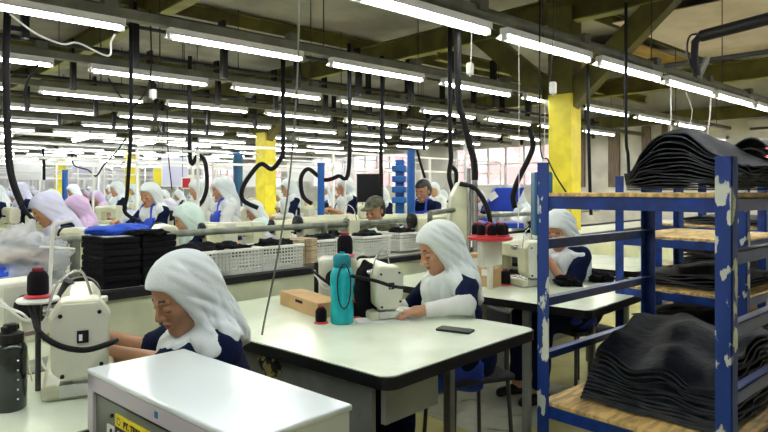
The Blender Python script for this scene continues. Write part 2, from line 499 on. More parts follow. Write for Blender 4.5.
def make_person(P):
    """P: dict; returns the top-level body mesh object with clothes as children. Local frame: faces +x."""
    g = P.get
    seated = g('seated', True)
    lod = g('lod', 1)
    hb = {0: .011, 1: .014, 2: .022}[lod]; hf = {0: .003, 1: .008, 2: .016}[lod]; hc = {0: .009, 1: .013, 2: .024}[lod]
    lean = math.radians(g('lean', 12)); side = math.radians(g('side', 0))
    t = unit(v3(math.sin(lean), math.sin(side), math.cos(lean)))
    hz = g('hip', .50 if seated else .80)
    Pv = v3(0, 0, hz)
    N = Pv + t * g('torso', .43)
    hy, hp = math.radians(g('hyaw', 0)), math.radians(g('hpitch', 25))
    R = rotm(hy, hp, math.radians(g('hroll', 0)))
    nd = unit(t + v3(math.sin(lean + hp * .5), 0, math.cos(lean + hp * .5)))
    Hd = N + nd * .115 + R[:, 0] * .025 + R[:, 2] * .02
    sw = g('sw', .148)
    Sh = {1: N + v3(-.01, sw, -.045), -1: N + v3(-.01, -sw, -.045)}
    tw = math.radians(g('twist', 0))
    for s in (1, -1):
        o = Sh[s] - N
        Sh[s] = N + v3(o[0] * math.cos(tw) - o[1] * math.sin(tw), o[0] * math.sin(tw) + o[1] * math.cos(tw), o[2])
    HT = {1: v3(*g('hl', (.36, .10, .80))), -1: v3(*g('hr', (.36, -.10, .80)))}
    El, Wr, HD = {}, {}, {}
    for s in (1, -1):
        pole = v3(*g('pole', (-.35, .55, -.8))); pole = v3(pole[0], s * pole[1], pole[2])
        El[s], Wr[s] = ik(Sh[s], HT[s], .255, .235, pole)
        if g('elw') and s == 1: El[s], Wr[s] = v3(*P['elw'][0]), v3(*P['elw'][1])
        HD[s] = unit(unit(Wr[s] - El[s]) + v3(*g('hd', (.2, -.25 * s, 0)))) if not g('hdl') else unit(v3(*g('hdl')))
    Hip = {1: Pv + v3(0, .085, 0), -1: Pv + v3(0, -.085, 0)}
    if seated:
        Kn = {s: v3(.40, s * .10, g('knee', .50)) for s in (1, -1)}
        Ft = {s: v3(.42, s * .11, .07) for s in (1, -1)}
        if hz > .6:
            Kn = {s: v3(.33, s * .11, hz - .16) for s in (1, -1)}; Ft = {s: v3(.30, s * .11, .07) for s in (1, -1)}
    else:
        Kn = {s: v3(.03, s * .085, .43) for s in (1, -1)}
        Ft = {s: v3(-.01, s * .10, .06) for s in (1, -1)}
    Tm = N - t * .16
    TR = rotm(tw, lean)
    WR = rotm(tw * .5, lean)
    def torso(p, e=0.0):
        f = EL(p, Tm, (.090 + e, .132 + e, .18 + e), TR)
        f = smin(f, RC(p, Sh[1] + v3(0, -.03, .005), Sh[-1] + v3(0, .03, .005), .042 + e, .042 + e), .05)
        f = smin(f, EL(p, Pv + t * .10, (.084 + e, .116 + e, .15 + e), WR), .05)
        f = smin(f, EL(p, Pv, (.102 + e, .150 + e, .11 + e)), .05)
        if not g('male'):
            for s in (1, -1):
                f = smin(f, EL(p, Tm + TR[:, 0] * .075 + TR[:, 1] * .07 * s + TR[:, 2] * -.01, (.045 + e, .055 + e, .05 + e), TR), .03)
        return f
    def legs(p, e=0.0):
        f = None
        for s in (1, -1):
            a = smin(RC(p, Hip[s], Kn[s], .085 + e, .058 + e), RC(p, Kn[s], Ft[s], .055 + e, .036 + e), .03)
            f = a if f is None else np.minimum(f, a)
        return f
    def feet(p):
        f = None
        for s in (1, -1):
            a = RC(p, Ft[s] + v3(-.03, 0, -.03), Ft[s] + v3(.14, 0, -.04), .034, .026)
            f = a if f is None else np.minimum(f, a)
        return f
    def arm(p, s, e=0.0):
        return smin(RC(p, Sh[s], El[s], .043 + e, .036 + e), RC(p, El[s], Wr[s], .038 + e, .025 + e), .02)
    def body(p):
        f = smin(torso(p), legs(p), .04)
        f = smin(f, feet(p), .03)
        f = smin(f, RC(p, N - t * .03, Hd - R[:, 2] * .03 - R[:, 0] * .02, .050, .046), .03)
        for s in (1, -1):
            f = smin(f, arm(p, s), .03)
        return f
    allp = np.array([Hd, Pv, N] + list(Sh.values()) + list(El.values()) + list(Wr.values()) + list(Kn.values()) + list(Ft.values()))
    lo, hi = allp.min(0) - .2, allp.max(0) + .2; lo[2] = 0.0
    legs_on = g('legs', True)
    if not legs_on: lo[2] = hz - .2
    fm = [M['skin2'] if g('tan') else M['skin'], M['lips'], M['brow'], M['hair']]
    parts = []
    if lod == 2:
        def full(p):
            f = smin(body(p), head_sdf((p - Hd) @ R), .02)
            for s in (1, -1):
                f = np.minimum(f, hand_sdf(p, Wr[s], HD[s], v3(0, 0, -1), s))
            return f
        v, f = nets(full, lo, hi, .018); parts.append((v, f, 0))
    else:
        v, f = nets(body, lo, hi, hb); parts.append((v, f, 0))
        hs = lambda p: smin(head_sdf((p - Hd) @ R), RC(p, N, Hd - R[:, 2] * .03 - R[:, 0] * .02, .046, .044), .02)
        v, f = nets(hs, Hd - .15, Hd + .15, hf)
        parts.append((v, f, face_mats(v, f, Hd, R)))
        for s in (1, -1):
            c = Wr[s] + HD[s] * .09
            pn = v3(*g('palm', (0, 0, -1)))
            v, f = nets(lambda p: hand_sdf(p, Wr[s], HD[s], pn, s, g('curl', .55)), c - .14, c + .14, .0045 if lod == 0 else .006)
            parts.append((v, f, 0))
    root = bpy.data.objects.new(g('name', 'person'), np_mesh('person', parts, fm))
    COL.objects.link(root)
    # --- trousers
    def cloth(name, fn, lo, hi, h, m):
        v, f = nets(fn, lo, hi, h)
        if len(f) == 0: return None
        o = bpy.data.objects.new(name, np_mesh(name, [(v, f, 0)], [m]))
        return link(o, root)
    if legs_on:
        def tr(p):
            f = smin(legs(p, .016), EL(p, Pv + v3(0, 0, -.02), (.118, .163, .11)), .05)
            f = smax(f, .10 - p[..., 2], .005)
            return f + .003 * np.sin(40 * p[..., 2] + 9 * p[..., 1])
        cloth('trousers', tr, lo, hi + 0, .02 if lod else .014, g('pants', M['navy']))
        fl, fh = np.array(list(Ft.values())).min(0) - v3(.1, .08, .08), np.array(list(Ft.values())).max(0) + v3(.22, .08, .06)
        def shoe(p):
            return np.maximum(feet(p) - .008, .004 - p[..., 2])
        for s in (1, -1):
            def sh(p, s=s):
                return np.maximum(RC(p, Ft[s] + v3(-.03, 0, -.03), Ft[s] + v3(.14, 0, -.04), .042, .034), .004 - p[..., 2])
            cloth('shoe', sh, Ft[s] - v3(.1, .07, .08), Ft[s] + v3(.22, .07, .04), .012, M['black'])
    # --- shirt with sleeves to mid arm
    sl = g('sleeve_len', .85)
    def shirt(p):
        f = torso(p, .014)
        f = smin(f, EL(p, Pv + v3(.005, 0, -.03), (.124, .172, .12)), .04)
        for s in (1, -1):
            e = Sh[s] + (El[s] - Sh[s]) * min(1.0, sl)
            a = RC(p, Sh[s], e, .057, .056)
            if sl > 1: a = smin(a, RC(p, El[s], Wr[s], .050, .038), .02)
            else:
                ax = unit(El[s] - Sh[s])
                a = np.maximum(a, (p - e) @ ax)
            f = smin(f, a, .025)
        nk = N + nd * .03
        f = smax(f, (p - nk) @ nd, .01)
        fold = .0035 * np.sin(38 * p[..., 2] + 22 * p[..., 1] + 16 * p[..., 0]) + .0025 * np.sin(61 * p[..., 2] - 30 * p[..., 1])
        return f + fold
    pts = np.array([Pv, N, *Sh.values(), *El.values(), *Wr.values()])
    cloth('shirt', shirt, pts.min(0) - .22, pts.max(0) + .1, hc if lod else .010, g('shirt', M['navy']))
    if g('sleeves') is not None:
        for s in (1, -1):
            st = Sh[s] + (El[s] - Sh[s]) * g('slv0', .7)
            en = El[s] + (Wr[s] - El[s]) * g('slv1', .93)
            def slv(p, s=s, st=st, en=en):
                f = smin(RC(p, st, El[s], .049, .046), RC(p, El[s], en, .046, .033), .02)
                ax = unit(Wr[s] - El[s])
                f = np.maximum(f, (p - en) @ ax)
                a2 = (p - El[s]) @ ax
                return f + .0022 * np.sin(95 * a2) * sstep(np.abs(a2), .25, .0)
            q = np.array([st, El[s], en])
            cloth('arm_sleeve', slv, q.min(0) - .09, q.max(0) + .09, .008 if lod == 0 else .013, g('sleeves'))
    if g('apron'):
        def apr(p):
            f = smin(torso(p, g('apo', .038)), EL(p, Pv + v3(.01, 0, -.04), (.134, .182, .15)), .04)
            if seated:
                f = smin(f, EL(p, (Kn[1] + Kn[-1]) / 2 * .5 + Pv * .5 + v3(-.02, 0, -.005), (.22, .185, g('lapz', .088))), .05)
            q = (p - N) @ TR
            wid = np.where(q[..., 2] > -.24, .115, .22)
            f = smax(f, np.abs(q[..., 1]) - wid, .012)
            f = smax(f, q[..., 2] + g('bib', .11), .01)
            f = np.maximum(f, -(q[..., 0] - .02))
            f = np.maximum(f, -(p[..., 2] - (hz - g('hem', .12 if seated else .30))))
            f = np.maximum(f, -torso(p, .010))
            return f + .003 * np.sin(30 * p[..., 1] + 20 * p[..., 2])
        cloth('apron', apr, v3(-.1, -.3, max(.1, hz - .35)), v3(.55, .3, N[2] + .02), .010 if lod < 2 else .02, g('apron'))
        if lod < 2 and g('strap', True):
            mb = MB()
            for s in (1, -1):
                a = N + TR @ v3(.10, .085 * s, -.10); b = N + TR @ v3(.03, .07 * s, .035); c = N + TR @ v3(-.06, .05 * s, .02)
                mb.tube(catmull([a + TR @ v3(.03, 0, 0), b + TR @ v3(.045, 0, 0), c], 4), .011, 6)
            mb.build('apron_strap', g('apron'), root, smooth=60)
    # --- hijab
    if g('hijab') is not None:
        amp = g('fold', .007)
        drop = g('drop', .22)
        FD = rotm(tw + hy * .4, lean)
        def hij(p):
            q = (p - Hd) @ R
            b = (p - N) @ FD
            f = EL(q, (-.018, 0, .036), (.122, .098, .110))
            f = smin(f, EL(q, (.004, 0, -.045), (.082, .078, .085)), .04)
            f = smin(f, RC(p, Hd + R @ v3(-.045, 0, -.02), N + v3(-.035, 0, -.01), .085, .098), .05)
            tz = torso(p, .027)
            az = np.abs(b[..., 1])
            lim = np.where(b[..., 0] > -.01, -drop * np.sqrt(np.clip(1 - (az / g('dw', .185)) ** 2, 0, 1)), -g('db', .17) * np.sqrt(np.clip(1 - (az / g('dbw', .19)) ** 2, 0, 1)))
            dr = smax(tz, lim - b[..., 2] - .02, .012)
            dr = np.maximum(dr, -torso(p, .008))
            f = smin(f, dr, .035)
            f = smin(f, EL(b, (.050, 0, -.06), (.075, .10, .085)), .04)
            f = smin(f, RC(p, Hd + R @ v3(.03, 0, -.10), N + FD @ v3(.075, 0, -.07), .050, .085), .04)
            # folds
            ang = np.arctan2(b[..., 1], b[..., 0] + .02)
            lowm = sstep(-q[..., 2], -.02, .14)
            rg = lambda x: 1 - 2 * np.sqrt(np.abs(np.sin(x * .5)))
            fd = amp * (rg(9 * ang + 11 * b[..., 2] + 1.2 * np.sin(16 * b[..., 2])) * .7 + .4 * rg(17 * ang - 17 * b[..., 2] + 2.) + .4 * np.sin(5 * ang + 24 * b[..., 2]))
            w = -q[..., 0] * 1.0 + .45 * q[..., 2]
            hd_ = amp * .5 * (rg(w * 80 + 2 * np.sin(q[..., 2] * 22)) * .9 + .4 * np.sin(w * 150 + q[..., 2] * 30)) * sstep(np.abs(q[..., 1]), .03, .08) * sstep(-q[..., 0], -.07, -.01)
            f = f + fd * lowm + hd_ * (1 - lowm * .5)
            # opening round the face
            yy = q[..., 1] / g('fw', .058); zz = (q[..., 2] + .026) / g('fh', .086)
            op = (np.sqrt(yy ** 2 + zz ** 2 + .12 * zz * np.abs(zz)) - 1) * .058
            cv = np.maximum(op, .015 - q[..., 0])
            bite = smax(smax(.046 + .30 * q[..., 2] - q[..., 0], q[..., 2] - .070 - .25 * (q[..., 0] - .08), .02), -.104 - q[..., 2], .03)
            f = smax(f, -np.minimum(cv, bite), .006)
            f = np.maximum(f, -(p[..., 2] - (N[2] - drop - .06)))
            return f
        lo2 = np.minimum(Hd, N) - v3(.24, .26, drop + .12); hi2 = np.maximum(Hd, N) + v3(.24, .26, .18)
        cloth('hijab', hij, lo2, hi2, {0: .0065, 1: .010, 2: .018}[lod], g('hijab'))
    if g('cap') is not None:
        def cap(p):
            q = (p - Hd) @ R
            f = np.maximum(EL(q, (-.012, 0, .045), (.108, .088, .092)), .048 - q[..., 2])
            b = np.maximum(EL(q, (.10, 0, .050), (.075, .070, .010)), -1)
            return smin(f, b, .01)
        cloth('cap', cap, Hd - .22, Hd + .22, .008, g('cap'))
    if g('hair'):
        def hr(p):
            q = (p - Hd) @ R
            f = EL(q, (-.022, 0, .043), (.108, .086, .096))
            f = smin(f, EL(q, (-.055, 0, -.02), (.062, .074, .075)), .03)
            if not g('male'): f = smin(f, EL(q, (-.12, 0, -.005), (.045, .045, .045)), .015)
            f = np.maximum(f, np.minimum(.066 - q[..., 2], q[..., 0] - .018 + .25 * (q[..., 2] + .02)))
            f = np.maximum(f, -(q[..., 2] + .075))
            return f + .0015 * np.sin(160 * q[..., 1] + 40 * q[..., 2])
        cloth('hair', hr, Hd - .2, Hd + .2, .007, M['hair'])
    root['_hd'] = [float(x) for x in Hd]
    return root

def put(o, p, yaw, label=None, group=None, cat='person', z=0.0):
    o.location = (p[0], p[1], z); o.rotation_euler = (0, 0, math.radians(yaw))
    tag(o, label, cat, group)
    return o
# ------------------------------------------------------------------ room shell
X0, X1, Y0, Y1, ZC = -2.6, 13.8, -2.4, 33.0, 3.95
def struct(name, mb, m, bevel=0.0, label=None):
    o = mb.build(name, m, None, bevel=bevel)
    o['kind'] = 'structure'
    return o
struct('floor', MB().box2((X0, Y0, -.12), (X1, Y1, 0)), M['floor'])
struct('ceiling', MB().box2((X0, Y0, ZC), (X1, Y1, ZC + .1)), M['ceil'])
struct('wall_left', MB().box2((X0 - .15, Y0, 0), (X0, Y1, ZC)), M['wallp'])
struct('wall_front', MB().box2((X0, Y0 - .15, 0), (X1, Y0, ZC)), M['wallp'])
struct('wall_back', MB().box2((X0, Y1, 0), (X1, Y1 + .15, ZC)), M['whitetile'])
# right wall with window openings
WINS = [(8.35, 11.9, 1.45, 2.55), (4.55, 5.15, 1.45, 2.45), (1.6, 4.15, 1.45, 2.38), (13.5, 19.0, 1.45, 2.55), (21, 28, 1.45, 2.55)]
mb = MB()
ys = Y0
for (a, b, c, d) in sorted(WINS):
    mb.box2((X1, ys, 0), (X1 + .15, a, ZC)); mb.box2((X1, a, 0), (X1 + .15, b, c)); mb.box2((X1, a, d), (X1 + .15, b, ZC)); ys = b
mb.box2((X1, ys, 0), (X1 + .15, Y1, ZC))
struct('wall_right', mb, M['wallp'])
for i, (a, b, c, d) in enumerate(WINS):
    r = empty('window_%d' % (i + 1), (X1, a, c)); r['kind'] = 'structure'
    fb = MB(); w, h = b - a, d - c
    fb.box2((-.03, 0, 0), (.05, w, .05)); fb.box2((-.03, 0, h - .05), (.05, w, h)); fb.box2((-.03, 0, 0), (.05, .05, h)); fb.box2((-.03, w - .05, 0), (.05, w, h))
    n = max(1, round(w / .62))
    for k in range(1, n): fb.box2((-.02, w * k / n - .02, .05), (.04, w * k / n + .02, h - .05))
    if h > .5: fb.box2((-.02, .05, h * .55 - .02), (.04, w - .05, h * .55 + .02))
    fb.build('window_frame', M['white'], r)
    MB().box2((.06, .02, .02), (.07, w - .02, h - .02)).build('window_pane', M['glass'], r)
# the neighbouring building beyond the windows
tag(MB().box2((17.0, -6, 0), (17.3, 36, 7.0)).build('neighbouring_building', M['brickp']), 'pink and white building wall seen through the windows', 'building')
rb = MB()
for (a, b) in ((8.6, 9.6), (3.0, 5.6)): rb.box2((16.9, a, 1.2), (17.0, b, 3.2))
tag(rb.build('red_cladding_panel', M['red']), 'red cladding panels on the wall outside the windows', 'panel')
struct('trim_1', MB().box2((X1 - .06, Y0, 1.30), (X1, Y1, 1.36)), M['wallp'])
struct('baseboard_right', MB().box2((X1 - .03, Y0, 0), (X1, Y1, .12)), M['brown'])
# wall-head strip below the roof and taupe shutters on the right wall
struct('trim_2', MB().box2((X1 - .22, Y0, 2.80), (X1, Y1, 3.05)), M['beam'])
for i, yy in enumerate((8.05, 7.15, 6.35, 5.9)):
    tag(MB().box2((X1 - .06, yy - (.30, .28, .2, .12)[i], 1.42), (X1 - .005, yy, 2.78)).build('wall_shutter', M['brown'], bevel=.01),
        ['taupe wall shutter next to the yellow column, farthest from the leather pile', 'taupe wall shutter second from the yellow column', 'narrow taupe wall shutter third from the yellow column', 'narrowest taupe wall shutter, just left of the black leather pile'][i], 'shutter', 'taupe shutters on the right wall')
ac = empty('air_conditioner', (X1, 3.35, 2.5), 0, 'white wall air conditioner above the right window', 'air conditioner')
MB().box2((-.22, 0, 0), (0, .8, .24)).build('casing', M['wallp'], ac, bevel=.03)
MB().box2((-.225, .05, .03), (-.215, .75, .08)).build('air_outlet', M['dark'], ac)

# ---- steel frame: columns, main beams, braces, purlins
ti = [3]
COLS = [(6.9, 4.16), (6.9, 11.1), (6.9, 18.4), (6.9, 25.6)]
for i, (x, y) in enumerate(COLS):
    r = empty('column', (x, y, 0), math.radians(8)); r['kind'] = 'structure'
    MB().box2((-.15, -.15, 0), (.15, .15, 2.53)).build('yellow_column_face', M['yellow'], r, bevel=.008)
    MB().box2((-.152, -.152, 2.53), (.152, .152, 3.6)).build('olive_column_top', M['beam'], r)
def ibeam(mb, mf, a, b, w, h, z):
    """I beam from a to b (xy), bottom at z"""
    a, b = Vector((*a, 0)), Vector((*b, 0)); d = b - a; ln = d.length; c = (a + b) / 2; rz = math.atan2(d.y, d.x)
    mb.box((c.x, c.y, z + h / 2), (ln, .02, h - .02), rz)
    mb.box((c.x, c.y, z + h - .01), (ln, w, .02), rz)
    mf.box((c.x, c.y, z + .008), (ln, w, .018), rz)
k = 3
for x in (-.4, 3.2, 6.9, 11.9):
    mb, mf = MB(), MB()
    ibeam(mb, mf, (x, Y0), (x, Y1), .16, .34, 3.42 if x == 6.9 else (3.25 if x > 10 else 3.52))
    o = struct('trim_%d' % k, mb, M['beam']); k += 1
    q = mf.build('beam_flange', M['beamlite'], o)
for y in (.7, 4.4, 8.1, 11.8, 15.5, 19.2, 22.9, 26.6, 30.3):
    mb, mf = MB(), MB()
    ibeam(mb, mf, (X0, y), (X1, y), .12, .20, 3.72)
    o = struct('trim_%d' % k, mb, M['beam']); k += 1
for y in (6.3, 10.0, 13.7, 17.4):
    mb, mf = MB(), MB()
    ibeam(mb, mf, (6.9, y), (X1, y), .10, .16, 3.3)
    o = struct('trim_%d' % k, mb, M['beam']); k += 1
    mf.build('beam_flange', M['beamlite'], o)
for (x, y) in COLS[:3]:
    mb = MB()
    for s in (1, -1):
        a, b = Vector((x, y + s * .12, 2.50)), Vector((x, y + s * 1.25, 3.46))
        d = b - a
        R = Matrix.Rotation(math.atan2(d.z, d.y) if s > 0 else math.atan2(d.z, d.y), 3, 'X')
        mb.box((a + b) / 2, (.16, d.length + .20, .26), rot=R)
    struct('trim_%d' % k, mb, M['beam']); k += 1
# paler ceiling board and ochre board beyond the main beam
struct('trim_%d' % k, MB().box2((8.3, 1.2, ZC - .25), (11.7, 4.25, ZC - .235)), M['pinkboard']); k += 1
struct('trim_%d' % k, MB().box2((9.6, 4.55, ZC - .25), (11.7, 6.1, ZC - .235)), M['ochre']); k += 1

# ---- tube lights on their trunking
def make_light(m):
    r = empty('tube_light', (0, 0, 0))
    hb = MB().box2((0, -.035, .035), (1.2, .035, .08))
    hb.add([(0, -.03, .036), (1.2, -.03, .036), (1.2, -.075, .012), (0, -.075, .012), (0, .03, .036), (1.2, .03, .036), (1.2, .075, .012), (0, .075, .012)],
           [(0, 1, 2, 3), (4, 7, 6, 5)])
    hb.build('housing', M['white'], r)
    MB().cyl((.03, 0, .012), (1.17, 0, .012), .020, n=10).build('tube', m, r, smooth=50)
    for x in (.0, 1.17): MB().box2((x, -.022, -.01), (x + .03, .022, .045)).build('lamp_holder', M['white'], r, bevel=.004)
    return r
ROWN = ['first', 'second', 'third', 'fourth', 'fifth', 'sixth', 'seventh', 'eighth', 'ninth', 'tenth', 'eleventh', 'twelfth', 'thirteenth', 'fourteenth', 'fifteenth', 'sixteenth', 'seventeenth', 'eighteenth', 'nineteenth', 'twentieth']
protoA, protoB = None, None
rows = []
for r in range(18):
    y = .93 + 1.77 * r
    LIGHTH = 2.43 if r < 2 else 2.47
    xs = []
    if r == 0: base, pitch = .9, 1.375
    elif r == 1: base, pitch = .91, 1.375
    else: base, pitch = .42, 1.52
    x = base - pitch * 2
    while x < 12.3:
        vis = x + 1.2 > y * .19 - .4
        if vis or y < 6: xs.append(x)
        x += pitch
    # trunking of the row
    t = empty('lighting_trunk', (0, y, LIGHTH), 0,
              'long %s carrying the %s row of tube lights from the camera' % ('round grey pipe' if r < 2 else 'grey lighting channel', ROWN[r]), 'trunking', 'lighting trunking rows')
    xa = min(xs) - .2
    if r < 2: MB().cyl((xa, .03, .16), (X1 - .25, .03, .16), .045, n=14).build('trunk_pipe', M['trunk'], t, smooth=50)
    else: MB().box2((xa, -.045, .085), (X1 - .25, .045, .155)).build('channel', M['trunk'], t, bevel=.006)
    xx = xa + .5
    hm = MB().cyl((0, 0, .1), (0, 0, ZC - LIGHTH), .006, n=6).mesh('hanger_rod', M['dark'])
    while xx < X1 - .3:
        link(bpy.data.objects.new('hanger_rod', hm), t).location = (xx, 0, 0); xx += 1.9
    if r < 5:
        xx = xa + 1.3
        bxm = MB().box((0, 0, .19), (.09, .09, .07)).mesh('junction_box', M['trunk'])
        while xx < 9:
            link(bpy.data.objects.new('junction_box', bxm), t).location = (xx, 0, 0); xx += pitch
    n = 0
    for i, x in enumerate(xs):
        warm = r in (1, 3, 4)
        if (r * 7 + i * 3) % 11 == 4 and r > 6: continue
        if warm:
            if protoA is None: protoA = make_light(M['tubew']); o = protoA
            else: o = copy_tree(protoA)
        else:
            if protoB is None: protoB = make_light(M['tube']); o = protoB
            else: o = copy_tree(protoB)
        o.location = (x, y, LIGHTH + .01 - (0 if r > 1 else .0))
        n += 1
        rows.append((o, r, n))
        if r < 8:
            tag(o, 'lit fluorescent tube light, %s from the left in the %s lamp row' % (ROWN[n - 1], ROWN[r]), 'light', 'fluorescent tube lights in the near rows')
        else:
            tag(o, 'lit fluorescent tube light in the distant lamp rows at the far end', 'light', 'fluorescent tube lights in the distant rows')
# a few lamps hung across the rows
for i, (u, v, z) in enumerate([(8, 136, 9.5), (90, 138, 11.5), (158, 142, 12.5), (352, 93, 8.0)]):
    if i == 3: p = at(353, 118, 10.0); continue
    o = copy_tree(protoB); p = at(u, v, z)
    o.location = p; o.rotation_euler = (0, 0, PI / 2 - .05)
    tag(o, ['lit tube light hung crosswise at the left edge of the photo', 'crosswise tube light left of the far yellow column, first of two', 'crosswise tube light nearest the brownish far column'][i], 'light', 'crosswise tube lights')
    MB().box2((-.02, -.006, .07), (.02, .006, ZC - p.z)).build('hanger', M['dark'], o)

# dark conduits between the lamp rows with drop brackets
for i, (y, z, xe) in enumerate([(5.3, 2.86, 9.5), (7.0, 2.86, 13.0), (8.9, 2.82, 13), (10.6, 2.82, 13)]):
    r = empty('cable_conduit', (0, y, z), 0, 'pair of dark overhead cable conduits with drop brackets, %s from the camera' % ['nearest', 'second nearest', 'third', 'farthest'][i], 'conduit', 'dark overhead conduits')
    MB().cyl((-1, 0, 0), (xe, 0, 0), .028, n=8).build('upper_conduit', M['dark'], r, smooth=50)
    MB().cyl((-1, .06, -.11), (xe, .06, -.11), .016, n=8).build('lower_conduit', M['dark'], r, smooth=50)
    x = -.5; bms = []
    for q in range(3):
        br = MB().box2((0, -.02, -.11), (.03, .08, .08 if q else .3))
        br.box2((0, -.02, -.36 - .1 * (q % 2)), (.05, .04, -.1))
        if q == 2: br.box2((-.1, -.02, -.32), (.05, .02, -.28))
        bms.append(br.mesh('drop_bracket', M['black']))
    while x < xe:
        link(bpy.data.objects.new('drop_bracket', bms[int(x * 7) % 3]), r).location = (x, 0, 0)
        x += .83
# ------------------------------------------------------------------ work tables
def rounded(w, d, r=.05, n=4):
    pts = []
    for (cx, cy, a0) in ((w - r, d - r, 0), (r, d - r, 90), (r, r, 180), (w - r, r, 270)):
        for k in range(n + 1):
            a = math.radians(a0 + 90 * k / n); pts.append((cx + r * math.cos(a), cy + r * math.sin(a)))
    return pts
def make_table(w=.96, d=1.5, panels=True):
    r = empty('work_table', (0, 0, 0)); ny = .40
    MB().prism(rounded(w, d), .722, .750, 'z').build('tabletop', M['table'], r, bevel=.002)
    MB().prism([(x * (w + .012) / w - .006, y * (d + .012) / d - .006) for x, y in rounded(w, d)], .705, .746, 'z').build('edge_band', M['edge'], r)
    for x in (.09, w - .09):
        for y in (ny, d - .08):
            MB().box2((x - .02, y - .02, 0), (x + .02, y + .02, .705)).build('leg', M['panelg'], r, bevel=.004)
    if panels:
        MB().box2((.02, .03, .585), (.30, .05, .70)).build('side_panel', M['panelg'], r)
        MB().box2((.05, .12, .12), (.07, d - .12, .70)).build('side_panel', M['panelg'], r)
    MB().box2((.06, d * .76 - .01, .004), (w + .04, d * .76 + .01, .70)).build('rear_partition', M['panelgg'], r)
    return r
def place(o, lx, ly, z=0.0, rz=0.0):
    p = L(lx, ly, z); o.location = p; o.rotation_euler = (0, 0, TH + rz); return o
tabs = {}
for (nm, lx, w, lab) in [('a', -1.60, 1.03, 'white laminate work table at the left edge under the dark bottle and sewing machine'),
                    ('b', 0.0, .96, 'large white laminate work table with black edge, carrying the turquoise bottle'),
                    ('c', 1.50, 1.02, 'white laminate work table behind the blue rack, in front of the woman there')]:
    t = make_table(w, 1.5 if nm != 'a' else 1.3, panels=nm != 'c'); place(t, lx, 0.0)
    if nm == 'a': place(t, lx, .28)
    tag(t, lab, 'table', 'white work tables')
    tabs[nm] = t
t = make_table(.95, 1.2, panels=False); place(t, 3.15, .38); tag(t, 'white laminate work table half hidden behind the second blue rack', 'table', 'white work tables')

# ------------------------------------------------------------------ heavy sewing machine
def make_machine(detail=True):
    """long axis on y; needle head with its octagonal plate at -y, hand wheel at +y; base on z=0"""
    r = empty('sewing_machine', (0, 0, 0))
    MB().box2((-.10, -.06, 0), (.10, .46, .045)).build('bed', M['cream'], r, bevel=.012)
    a = MB(); a.prism([(-.055, .045), (.055, .045), (.06, .24), (.035, .275), (-.035, .275), (-.06, .24)], .27, .42)
    a.build('column', M['cream'], r, bevel=.012)
    a = MB(); a.prism([(-.05, .17), (.05, .17), (.055, .25), (.03, .285), (-.03, .285), (-.055, .25)], .0, .30)
    a.build('arm', M['cream'], r, bevel=.012)
    oc = [(-.075, .085), (-.045, .055), (.045, .055), (.075, .085), (.08, .24), (.05, .285), (-.05, .285), (-.08, .24)]
    a = MB(); a.prism(oc, -.075, .03); h = a.build('needle_head', M['cream'], r, bevel=.012)
    a = MB(); a.prism([(x * .93, (z - .17) * .93 + .17) for x, z in oc], -.082, -.074); pl = a.build('face_plate', M['creamlt'], h, bevel=.003)
    if detail:
        for (x, z) in ((-.05, .245), (.05, .25), (-.045, .075), (.055, .10)):
            MB().cyl((x, -.088, z), (x, -.081, z), .006, n=8).build('screw', M['black'], pl)
        MB().box2((-.008, -.087, .165), (.022, -.081, .20)).build('maker_badge', M['black'], pl)
        MB().box2((-.003, -.0885, .172), (.006, -.0865, .19)).build('badge_mark', M['white'], pl)
    MB().cyl((0, -.03, .0), (0, -.03, .09), .006, n=8).cyl((0, -.03, .06), (0, -.03, .12), .010, n=8).build('needle_bar', M['steel'], r, smooth=50)
    f = MB().box2((-.02, -.055, .046), (.02, -.005, .056)); f.cyl((.014, -.03, .05), (.014, -.03, .10), .005, n=8)
    f.build('presser_foot', M['steel'], r, bevel=.002)
    MB().lathe([(.02, 0), (.062, .0), (.066, .012), (.062, .026), (.03, .03), (.022, .045)], (0, .425, .225), 20, 'y').build('hand_wheel', M['black'], r, smooth=40)
    if detail:
        MB().box2((-.055, -.07, .012), (.055, .12, .048)).build('needle_plate', M['steel'], r, bevel=.002)
        MB().cyl((-.06, .05, .24), (-.10, .05, .24), .02, .014, n=12).build('tension_dial', M['steel'], r, smooth=40)
        MB().tube(catmull([(.03, .02, .285), (.0, .0, .36), (-.06, -.03, .33), (-.085, -.04, .24)], 6), .004, 6).build('thread_guide', M['steel'], r, smooth=60)
    return r
big = make_machine()
place(big, -.72, .58, .75, math.radians(-22))
tag(big, 'cream sewing machine with octagonal face plate beside the bottom-left woman', 'sewing machine', 'cream sewing machines on the front tables')
m2 = copy_tree(big); place(m2, .68, .63, .75, math.radians(-30)); m2.scale = (.88, .88, .88); tag(m2, 'cream sewing machine with octagonal face plate behind the turquoise bottle', 'sewing machine', 'cream sewing machines on the front tables')
m3 = copy_tree(big); place(m3, 2.02, .62, .75, math.radians(-25)); tag(m3, 'cream sewing machine just left of the chipped front rack post', 'sewing machine', 'cream sewing machines on the front tables')
